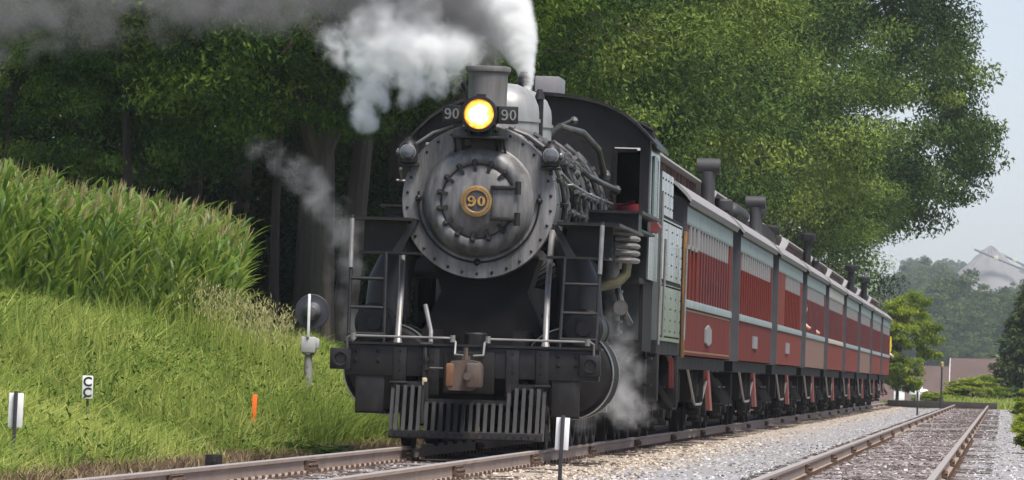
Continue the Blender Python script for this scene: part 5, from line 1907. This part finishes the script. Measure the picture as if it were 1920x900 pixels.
# hazy trees beyond the buildings
def far_pos(px, py, Y, rpx):
    a = math.cos(roll), math.sin(roll)
    dx, dy = px - 1880, py - 725
    return (dx * a[0] + dy * a[1]) / FPX * Y, .88 - (-dx * a[1] + dy * a[0]) / FPX * Y, rpx / FPX * Y
FARK = lambda Y: Y * (2.4 if Y < 700 else 2.6 if Y < 950 else 2.7 if Y < 1300 else 2.42)
fars = [(1735, 605, 600, 52), (1780, 580, 630, 62), (1805, 632, 585, 46), (1845, 615, 612, 50), (1697, 640, 575, 46), (1757, 660, 560, 40), (1880, 600, 650, 50), (1925, 610, 600, 55), (1668, 600, 600, 50), (1830, 668, 560, 34),
        (1718, 548, 800, 40), (1762, 540, 830, 44), (1812, 585, 800, 42), (1855, 590, 830, 36), (1900, 585, 800, 42), (1950, 560, 820, 50), (1680, 560, 800, 44),
        (1708, 515, 1080, 25), (1738, 522, 1100, 26), (1772, 524, 1060, 24), (1795, 540, 1080, 20), (1835, 562, 1040, 16), (1868, 562, 1040, 16), (1915, 562, 1000, 26),
        (1735, 494, 1500, 12), (1762, 501, 1500, 13), (1784, 502, 1480, 14), (1806, 504, 1500, 13), (1712, 500, 1500, 13)]
ORD = ['first', 'second', 'third', 'fourth', 'fifth', 'sixth', 'seventh', 'eighth', 'ninth', 'tenth', 'eleventh', 'twelfth']
far_count = {}
for i, (px, py, Y, rpx) in enumerate(sorted(fars)):
    x, z, r = far_pos(px, py, FARK(Y), rpx)
    YY = FARK(Y)
    z0 = float(gz(x, YY))
    if Y < 700: lab, g_ = 'broad tree, {} from the left in the dark clump behind the brown roofs', 'nearer hazy trees'
    elif Y < 950: lab, g_ = 'hazy tree, {} from the left in the middle row below the spoil heaps', 'middle hazy trees'
    elif Y < 1300: lab, g_ = 'pale hazy tree, {} from the left just below the spoil heaps', 'farther hazy trees'
    else: lab, g_ = 'bluish tree, {} from the left on the far skyline beside the spoil heaps', 'skyline trees'
    k = r / 5.6
    far_count[g_] = far_count.get(g_, 0) + 1
    lab = lab.format(ORD[far_count[g_] - 1])
    tree('distant_tree', lab, 'F', x, YY, z - z0, k, .3, g_, nl=3, stretch=(1.08, 1.08, 1.0))

# ------------------------------------------------------------------ corn
def corn_plant(rng):
    V, T, ti = [], [], []
    H = rng.uniform(1.45, 1.8)
    n = 0
    def strip(pts, wid, nrm_fold, tint):
        nonlocal n
        base = n
        for (p, w, s) in zip(pts, wid, nrm_fold):
            V.extend([p + s * w, p - np.array([0, 0, w * .5]), p - s * w])
        m_ = len(pts)
        n += 3 * m_
        for i in range(m_ - 1):
            a = base + 3 * i
            for q in (0, 1):
                T.extend([(a + q, a + q + 1, a + q + 4), (a + q, a + q + 4, a + q + 3)])
                ti.extend([tint, tint])
    # stalk
    base = n
    for z in (0, H * .5, H):
        for k in range(3):
            a = 2 * PI * k / 3
            r = .016 * (1 - .5 * z / H)
            V.append(np.array([r * math.cos(a), r * math.sin(a), z]))
    n += 9
    for i in range(2):
        for k in range(3):
            a, b_ = base + 3 * i + k, base + 3 * i + (k + 1) % 3
            T.extend([(a, b_, b_ + 3), (a, b_ + 3, a + 3)]); ti.extend([.45, .45])
    plane = rng.uniform(0, PI)
    nl = 13
    for k in range(nl):
        z = .25 + (H - .35) * k / (nl - 1)
        a = plane + (PI if k % 2 else 0) + rng.normal(0, .35)
        L = rng.uniform(.5, .8) * (1 - .35 * (k / nl) ** 3)
        up = rng.uniform(.95, 1.3) + .15 * k / nl
        d = np.array([math.cos(a), math.sin(a), 0])
        s = np.array([-math.sin(a), math.cos(a), 0])
        pts, wid, ss = [], [], []
        p = np.array([0, 0, z]); ang = up
        segs = 5
        for i in range(segs + 1):
            f = i / segs
            pts.append(p.copy())
            wid.append(.031 * (math.sin(PI * min(1, .18 + f * .82)) ** .7) + .002)
            ss.append(s)
            ang -= (up + rng.uniform(-.7, .75)) / segs * (.25 + 1.2 * f)
            p = p + (d * math.cos(ang) + np.array([0, 0, math.sin(ang)])) * L / segs
        strip(pts, wid, ss, float(np.clip(rng.normal(.5, .2), 0, 1)))
    tv, tt = [], []
    for k in range(3):
        a = rng.uniform(0, 2 * PI)
        sp = rng.uniform(.02, .12) if k else 0
        l = rng.uniform(.16, .28)
        b0 = np.array([0, 0, H + .02])
        tip = np.array([sp * math.cos(a), sp * math.sin(a), H + .06 + l])
        w = np.array([.006, .004, 0])
        i0 = len(tv)
        tv.extend([b0 - w, b0 + w, (b0 + tip) / 2 + w * 1.6, tip, (b0 + tip) / 2 - w * 1.6])
        tt.extend([(i0, i0 + 1, i0 + 2), (i0, i0 + 2, i0 + 4), (i0 + 4, i0 + 2, i0 + 3)])
    return np.array(V), np.array(T), np.array(ti), np.array(tv), np.array(tt)
def corn_edge(x):
    return np.interp(x, [-30, -14.6, -12.2, -11.5], [93.5, 95.5, 101.0, 106.0])
def corn_field():
    rng = np.random.default_rng(9)
    plants = [corn_plant(rng) for _ in range(7)]
    xs = []
    for yrow in np.arange(94, 131, .76):
        for x in np.arange(-27, -11.45, .2):
            xx, yy = x + rng.normal(0, .05), yrow + rng.normal(0, .06)
            if yy > corn_edge(xx) and xx < -.1172 * yy + .25 * math.sin(yy * 1.3):
                deep = yy - corn_edge(xx)
                if deep > 6 and rng.random() < .35: continue
                xs.append((xx, yy))
    Vs, Ts, Ti, TV, TT = [], [], [], [], []
    nv = nt_ = 0
    for (x, y) in xs:
        V, T, ti, tv, tt = plants[rng.integers(7)]
        a = rng.uniform(0, 2 * PI)
        s = rng.uniform(.9, 1.1)
        Rm = np.array([[math.cos(a), -math.sin(a), 0], [math.sin(a), math.cos(a), 0], [rng.normal(0, .03), rng.normal(0, .03), 1]])
        off = np.array([x, y, float(gz(x, y)) - .03])
        # plants are seen leaning a little with the breeze towards the train
        sh = np.array([[1, 0, .17], [0, 1, 0], [0, 0, 1]])
        M_ = (sh @ Rm) * s
        Vs.append(V @ M_.T + off); Ts.append(T + nv); nv += len(V)
        Ti.append(np.clip(ti + rng.normal(0, .1), 0, 1))
        TV.append(tv @ M_.T + off); TT.append(tt + nt_); nt_ += len(tv)
    me = tri_mesh('cornfield', np.concatenate(Vs), np.concatenate(Ts), CORN_M, np.concatenate(Ti))
    me2 = tri_mesh('tassels', np.concatenate(TV), np.concatenate(TT), TASSEL_M, np.random.default_rng(1).random(nt_ // 5 * 3))
    o = tag(link('cornfield', me), 'green field of tall corn with tan tassels on the bank', 'cornfield', kind='stuff')
    link('tassels', me2, o)['kind'] = 'stuff'
    return len(xs)
NCORN = corn_field()

# ------------------------------------------------------------------ grass and weeds
def blades(name, label, cat, P, h, w, tint, mat, seed, lean=.45):
    rng = np.random.default_rng(seed)
    n = len(P)
    a = rng.uniform(0, 2 * PI, n)
    b_ = rng.uniform(0, 2 * PI, n)
    S = np.stack([np.cos(a), np.sin(a) * .4, 0 * a], 1)
    D = np.stack([np.cos(b_), np.sin(b_), 0 * b_], 1) * (np.abs(rng.normal(0, lean, n)) * h)[:, None]
    up = np.array([0, 0, 1.0])
    wv = S * (w * .5)[:, None]
    p0, p1 = P - wv, P + wv
    m_ = P + up * (h * .55)[:, None] + D * .3
    t_ = P + up * (h * rng.uniform(.8, 1, n))[:, None] + D
    V = np.stack([p0, p1, m_ + wv * .8, t_, m_ - wv * .8], 1).reshape(-1, 3)
    k = np.arange(n)[:, None] * 5
    tri = np.concatenate([k + np.array([[0, 1, 2]]), k + np.array([[0, 2, 4]]), k + np.array([[4, 2, 3]])], 1).reshape(-1, 3)
    o = link(name, tri_mesh(name, V, tri, mat, np.repeat(np.clip(tint, 0, 1), 3)))
    return tag(o, label, cat, kind='stuff')
def ground_pts(rng, x0, x1, y0, y1, n):
    x = rng.uniform(x0, x1, n); y = rng.uniform(y0, y1, n)
    return np.stack([x, y, gz(x, y) - .02], 1)
rng = np.random.default_rng(31)
P = np.concatenate([ground_pts(rng, -16.5, -8.7, 58, 108, 165000), ground_pts(rng, -12.5, -8.4, 100, 122, 36000)])
patch = .5 + .5 * wob(P[:, 0], P[:, 1], 1.7, 1.0)
patch2 = .5 + .5 * wob(P[:, 0], P[:, 1], .55, 4.0)
d = MX - P[:, 0]
keep = (P[:, 1] < corn_edge(P[:, 0]) + .5) | (P[:, 0] > -.118 * P[:, 1])
edge_d = 2.75 + .35 * wob(P[:, 0] * 0, P[:, 1], .9, 2.0) + np.interp(P[:, 1], [58, 75, 90], [.5, .25, 0])
keep &= d > edge_d
keep &= rng.random(len(P)) < np.interp(d - edge_d, [0, .25, .9], [.06, .2, 1])
P, patch, patch2, d, edge_d = P[keep], patch[keep], patch2[keep], d[keep], edge_d[keep]
n = len(P)
h = (.13 + .20 * patch + .10 * patch2) * rng.uniform(.5, 1.35, n) * np.interp(d - edge_d, [0, .9], [.6, 1])
patch3 = wob(P[:, 0], P[:, 1] * .45, 5.2, 7.0) * wob(P[:, 0], P[:, 1] * .5, 9.1, 3.0)
h *= 1 + .5 * np.clip(patch3, -.7, 1)
tint = .36 + .42 * (patch2 - .1) + .2 * (1 - patch) - .26 * patch3 + rng.normal(0, .2, n)
blades('grass', 'uneven sunlit green grass covering the bank by the track', 'grass', P, h, rng.uniform(.012, .026, n), tint + .06, GRASS_M, 41, .9)
# coarser tufts standing out of it
C = ground_pts(rng, -15.5, -9.2, 60, 104, 900)
C = C[(C[:, 1] < corn_edge(C[:, 0])) & (MX - C[:, 0] > 3.3)]
k = rng.integers(14, 40, len(C)); idx = np.repeat(np.arange(len(C)), k); n = len(idx)
P = C[idx] + np.stack([rng.normal(0, .09, n), rng.normal(0, .12, n), 0 * idx], 1)
hs_ = rng.uniform(.22, .55, len(C))[idx] * rng.uniform(.6, 1.1, n)
tc_ = rng.normal(.5, .28, len(C))[idx] + rng.normal(0, .1, n)
blades('grass_tufts', 'coarse taller tufts scattered over the grass bank', 'grass', P, hs_, rng.uniform(.014, .03, n), tc_ + .08, GRASS_M, 48, .9)
# broad leaved weeds mixed into the bank
C = np.concatenate([ground_pts(rng, -15.0, -9.0, 62, 108, 700), ground_pts(rng, -12.0, -9.2, 88, 108, 380)])
C = C[(C[:, 1] < corn_edge(C[:, 0])) & (MX - C[:, 0] > 3.2)]
k = rng.integers(12, 45, len(C)); idx = np.repeat(np.arange(len(C)), k); n = len(idx)
sz = rng.uniform(.1, .34, len(C))[idx]
q = rng.normal(size=(n, 3)); q[:, 2] = np.abs(q[:, 2]) * .9
P = C[idx] + q * sz[:, None] * np.array([.7, .9, .9]) + np.array([0, 0, .05])
V, tri = leaf_tris(P, rng.normal(size=(n, 3)) * .8 + np.array([0, 0, .1]), q + np.array([0, -.2, .7]), rng.uniform(.04, .10, n), rng.uniform(.02, .05, n))
tt = np.clip(rng.normal(.5, .25, len(C))[idx] + rng.normal(0, .12, n), 0, 1)
tag(link('bank_weeds', tri_mesh('bank_weeds', V, tri, leaf_mat('weed_leaf', (0.035, 0.085, 0.013), (0.11, 0.19, 0.028), (0.32, 0.38, 0.08), 0.35), np.repeat(tt, 2))), 'broad leaved weeds growing through the grass bank', 'weeds', kind='stuff')
# brown dead fringe along the ballast
P = ground_pts(rng, -10.0, -8.5, 58, 118, 26000)
d = MX - P[:, 0]
ed = 2.75 + .35 * wob(P[:, 0] * 0, P[:, 1], .9, 2.0) + np.interp(P[:, 1], [58, 75, 90], [.5, .25, 0])
k = (np.abs(d - ed - .22) < .5) & (rng.random(len(P)) < .85)
P = P[k]; n = len(P)
blades('dry_grass', 'brown dead grass fringe between the bank and ballast', 'dry grass', P, rng.uniform(.06, .22, n), rng.uniform(.01, .022, n), rng.normal(.45, .2, n), DRY_M, 42, .8)
# straw coloured streaks on the bank
P = ground_pts(rng, -15.0, -9.2, 60, 106, 26000)
P = P[(P[:, 1] < corn_edge(P[:, 0])) & (MX - P[:, 0] > 3.4) & (wob(P[:, 0] * 1.3, P[:, 1] * .6, 2.3, 9.0) > .35)]
n = len(P)
blades('straw_grass', 'straw coloured dry streaks in the grass of the bank', 'dry grass', P, rng.uniform(.12, .36, n), rng.uniform(.01, .02, n), rng.normal(.75, .2, n), SEED_M, 50, .9)
# tall weeds with pale seed heads by the corn corner
P = ground_pts(rng, -12.2, -10.9, 98.5, 106, 800)
n = len(P)
hh = rng.uniform(.6, 1.15, n)
blades('seed_weeds', 'tall pale weeds gone to seed at the corner of the corn', 'weeds', P, hh, rng.uniform(.01, .02, n), rng.normal(.75, .15, n), GRASS_M, 43, .22)
Q = P[rng.random(n) < .3].copy()
m_ = len(Q)
idx = np.repeat(np.arange(m_), 9)
Q2 = Q[idx] + np.stack([rng.normal(0, .06, m_ * 9), rng.normal(0, .06, m_ * 9), rng.uniform(.65, 1.15, m_ * 9)], 1)
blades('seed_heads', 'wispy straw coloured seed heads over the tall weeds', 'seed heads', Q2, rng.uniform(.04, .1, m_ * 9), rng.uniform(.012, .02, m_ * 9), rng.normal(.8, .15, m_ * 9), SEED_M, 44, .9)
P = ground_pts(rng, -13.0, -9.3, 82, 106, 11000)
P = P[(P[:, 1] < corn_edge(P[:, 0]) + .3) & (rng.random(len(P)) < .12 + .88 * (wob(P[:, 0], P[:, 1] * .7, 2.3, 5.0) > .25))]
n = len(P)
blades('bank_tall_grass', 'tall mixed green stems below the corn on the bank', 'grass', P, rng.uniform(.3, .8, n), rng.uniform(.012, .026, n), rng.normal(.6, .22, n), GRASS_M, 49, .4)
# dark reed clump before the pilot, and yellow tufts under the target signal
P = np.concatenate([ground_pts(rng, -10.1, -9.0, 89, 97, 3600), ground_pts(rng, -9.7, -8.8, 97, 106, 1800)]); n = len(P)
blades('reed_clump', 'darker taller reed grass clump left of the pilot', 'reeds', P, rng.uniform(.3, .72, n), rng.uniform(.016, .034, n), rng.normal(.3, .14, n), GRASS_M, 45, .6)
P = ground_pts(rng, -10.9, -9.2, 98, 112, 7000); n = len(P)
blades('tall_grass', 'tall yellow green grass around the target signal', 'grass', P, rng.uniform(.3, .6, n), rng.uniform(.014, .026, n), rng.normal(.72, .17, n), GRASS_M, 46, .3)
# low weeds by the siding and at the crest
P = np.concatenate([ground_pts(rng, .35, 3.2, 84, 210, 16000), ground_pts(rng, -5.5, 3, 309.5, 330, 9000)])
P = P[(P[:, 1] > 300) | (P[:, 0] > .35 + .012 * (120 - np.minimum(P[:, 1], 120)) + .25 * wob(P[:, 1] * 0, P[:, 1], .35))]
n = len(P)
blades('lineside_weeds', 'yellow green weeds at the right edge beside the siding', 'weeds', P, np.where(P[:, 1] > 300, rng.uniform(.15, .4, n) + np.where(P[:, 0] > -2.6, .35, 0) * rng.random(n), rng.uniform(.15, .5, n)), np.where(P[:, 1] > 300, .07, .022) * rng.uniform(.7, 1.3, n), rng.normal(.7, .2, n), GRASS_M, 47, .5)
def bush(name, lab, x, y, zc, sc, var='Y', st=(1, 1, .6), cat='bush', group=None):
    return tree(name, lab, var, x, y, zc, sc, .03, group, nl=5, stretch=st, cat=cat)
bush('weed_bush', 'tallest yellow green weed bush at the right edge', 1.05, 128, .45, .36)
bush('weed_bush', 'lower yellow green weed bush nearer on the right edge', .85, 108, .25, .26)
bush('weed_bush', 'yellow green weed bush farther along the siding at right', 1.1, 160, .5, .42)
bush('weed_bush', 'leafy weeds before the brown gable building', -1.4, 322, .7, .55, st=(1.4, 1, .55))
bush('weed_bush', 'leafy weeds between the white tank and lamp post', -3.3, 318, .35, .3, st=(1.4, 1, .5))
# broadleaf creeper by the orange stake
bush('creeper', 'low broad leaved creeper below the orange stake', -9.05, 84, .06, .16, 'G', (1.6, 3, .5), 'creeper')

# ------------------------------------------------------------------ smoke and steam
def at(px, py, Y):
    a = math.cos(roll), math.sin(roll)
    dx, dy = px - 1880, py - 725
    return Vector(((dx * a[0] + dy * a[1]) / FPX * Y, Y, .88 - (-dx * a[1] + dy * a[0]) / FPX * Y))

def plume(name, label, puffs, color, dens, nscale, amp, aniso=0.2, grow=1.12, voxel=.09, step=0.35, bias=0.0, stretch=(1, 1, 1), disp=1.1):
    """lumpy closed hull round a chain of puffs; density fades to each puff's rim and is torn by turbulence"""
    c0 = puffs[0][0].copy()
    bm = bmesh.new()
    for c, r, w in puffs:
        mtx = Matrix.Translation(c - c0)
        bmesh.ops.create_icosphere(bm, subdivisions=3, radius=r * grow, matrix=mtx)
    me = bpy.data.meshes.new(name)
    bm.to_mesh(me); bm.free()
    o = bpy.data.objects.new(name, me)
    COL.objects.link(o)
    md = o.modifiers.new('remesh', 'REMESH')
    md.mode = 'VOXEL'
    md.voxel_size = voxel
    me2 = bpy.data.meshes.new_from_object(o.evaluated_get(bpy.context.evaluated_depsgraph_get()))
    bpy.data.objects.remove(o)
    me2.name = name
    mt, t, out = new_mat(name + '_volume')
    tc = t.nodes.new('ShaderNodeTexCoord')
    P_ = tc.outputs['Object']
    # turbulent displacement of the lookup point
    nv = t.nodes.new('ShaderNodeTexNoise')
    nv.inputs['Scale'].default_value = nscale * .55
    nv.inputs['Detail'].default_value = 3
    t.links.new(P_, nv.inputs['Vector'])
    sub = t.nodes.new('ShaderNodeVectorMath'); sub.operation = 'SUBTRACT'
    t.links.new(nv.outputs['Color'], sub.inputs[0]); sub.inputs[1].default_value = (.5, .5, .5)
    scl = t.nodes.new('ShaderNodeVectorMath'); scl.operation = 'SCALE'
    t.links.new(sub.outputs[0], scl.inputs[0]); scl.inputs['Scale'].default_value = disp / nscale
    addv = t.nodes.new('ShaderNodeVectorMath'); addv.operation = 'ADD'
    t.links.new(P_, addv.inputs[0]); t.links.new(scl.outputs[0], addv.inputs[1])
    Pw = addv.outputs[0]
    field = None
    for c, r, w in puffs:
        dn = t.nodes.new('ShaderNodeVectorMath'); dn.operation = 'DISTANCE'
        t.links.new(Pw, dn.inputs[0]); dn.inputs[1].default_value = c - c0
        f = mathn(t, 'MULTIPLY_ADD', dn.outputs['Value'], -1.0 / r, 1.0)
        f = mathn(t, 'MULTIPLY', mathn(t, 'MAXIMUM', f, 0.0), w)
        field = f if field is None else mathn(t, 'MAXIMUM', field, f)
    mp = t.nodes.new('ShaderNodeMapping')
    mp.inputs['Scale'].default_value = stretch
    t.links.new(P_, mp.inputs[0])
    nz = noise_tex(t, nscale, 5, .62, mp.outputs[0], dist=.4)
    dsum = mathn(t, 'ADD', field, mathn(t, 'MULTIPLY', mathn(t, 'SUBTRACT', nz, .5 + bias), amp))
    dsum = mathn(t, 'MULTIPLY', mathn(t, 'MAXIMUM', dsum, 0.0), mathn(t, 'MINIMUM', mathn(t, 'MULTIPLY', field, 6.0), 1.0))
    dd = mathn(t, 'MULTIPLY', mathn(t, 'POWER', dsum, 1.4), dens)
    v = N(t, 'ShaderNodeVolumePrincipled')
    v.inputs['Color'].default_value = (*color, 1)
    v.inputs['Anisotropy'].default_value = aniso
    t.links.new(dd, v.inputs['Density'])
    t.links.new(v.outputs[0], out.inputs['Volume'])
    try:
        mt.cycles.volume_step_rate = step
    except Exception:
        pass
    me2.materials.clear()
    me2.materials.append(mt)
    o = link(name, me2, None, c0)
    return tag(o, label, 'smoke' if 'smoke' in name else 'steam', kind='stuff')

def puffs_px(lst, Y):
    return [(at(px, py, y if y else Y), r / FPX * (y if y else Y), w) for px, py, r, w, y in lst]
SM = puffs_px([(915, 128, 34, 1.3, 78.2), (908, 95, 46, 1.3, 78.2), (890, 50, 66, 1.2, 78.3), (850, 5, 90, 1.0, 78.5), (770, -30, 110, .8, 78.8), (690, -15, 110, .65, 79), (600, -20, 112, .5, 79.3),
               (500, -10, 110, .5, 79.6), (400, -20, 115, .38, 80), (300, -15, 118, .34, 80.4), (190, 0, 125, .34, 80.8), (80, 5, 135, .36, 81.2), (-40, 15, 145, .38, 81.5), (-180, 0, 150, .45, 82)], 78.5)
plume('stack_smoke', 'grey smoke drifting left from the locomotive stack', SM, (.31, .30, .31), 6.5, 2.1, 1.8, .1, step=.35, voxel=.16)
def chain(pts, n):
    """puffs strung densely along a bent line of (px, py, r, w, Y)"""
    out = []
    P = np.array(pts, float)
    u = np.linspace(0, len(P) - 1, n)
    for k in u:
        i = min(int(k), len(P) - 2); f = k - i
        out.append(tuple(P[i] * (1 - f) + P[i + 1] * f))
    return puffs_px(out, 80)
ST = chain([(988, 166, 11, 2.2, 81.7), (984, 130, 22, 2.0, 81.8), (968, 75, 44, 1.8, 81.9), (940, 20, 64, 1.6, 82), (900, -40, 84, 1.5, 82.2)], 13)
plume('safety_valve_steam', 'dense white steam jetting up behind the stack', ST, (.995, .995, .995), 40, 4.0, 1.1, .2, step=.25, voxel=.05, disp=.35)
SW = puffs_px([(868, 85, 52, 1.0, 83.5), (815, 85, 66, .9, 84), (755, 95, 70, .85, 84.3), (700, 115, 66, .85, 84.6), (688, 175, 56, .7, 84.6), (765, 160, 55, .55, 84.3), (684, 220, 38, .6, 84.8), (830, 150, 44, .5, 84), (715, 55, 76, .8, 84.5), (640, 80, 55, .4, 85), (790, 40, 70, .8, 84.2)], 84)
plume('drifting_steam', 'white steam cloud hanging left of the stack before the trees', SW, (.995, .995, .995), 15, 3.8, 2.7, .2, step=.25, voxel=.09, disp=1.6)
SP = chain([(478, 272, 30, .45, 92), (530, 312, 42, .5, 91.7), (580, 350, 50, .6, 91.3), (610, 400, 46, .5, 91), (645, 440, 52, .45, 90.6), (640, 500, 50, .4, 90.2), (640, 570, 46, .35, 90), (655, 620, 40, .35, 89.6)], 12)
plume('wisp_steam', 'thin wisp of steam drifting left of the locomotive', SP, (.9, .9, .9), 1.5, 3.4, 2.4, .2, step=.35, voxel=.09, disp=1.9)
SC_ = chain([(1150, 585, 24, .6, 79.2), (1168, 640, 40, .7, 79.4), (1162, 700, 48, .8, 79.2), (1150, 755, 52, .9, 79), (1195, 770, 46, .6, 79.8)], 9) + puffs_px([(1100, 782, 38, .5, 78.8), (1200, 700, 36, .45, 80)], 79)
plume('cylinder_steam', 'pale steam blowing from the cylinder beside the right rail', SC_, (.93, .93, .93), 2.0, 4.8, 2.9, .2, step=.35, voxel=.06, disp=1.9)

# ------------------------------------------------------------------ hazy air
b = MB()
b.box(-2100, 2100, -400, 5300, -14, 104)
o = b.build('haze', BLK)
mt, t, out = new_mat('haze_air')
v = N(t, 'ShaderNodeVolumePrincipled')
v.inputs['Color'].default_value = (.86, .91, 1.0, 1)
v.inputs['Density'].default_value = .00012
v.inputs['Anisotropy'].default_value = .3
t.links.new(v.outputs[0], out.inputs['Volume'])
o.data.materials.clear()
o.data.materials.append(mt)
tag(o, 'thin pale blue haze softening the far hill', 'haze', kind='stuff')
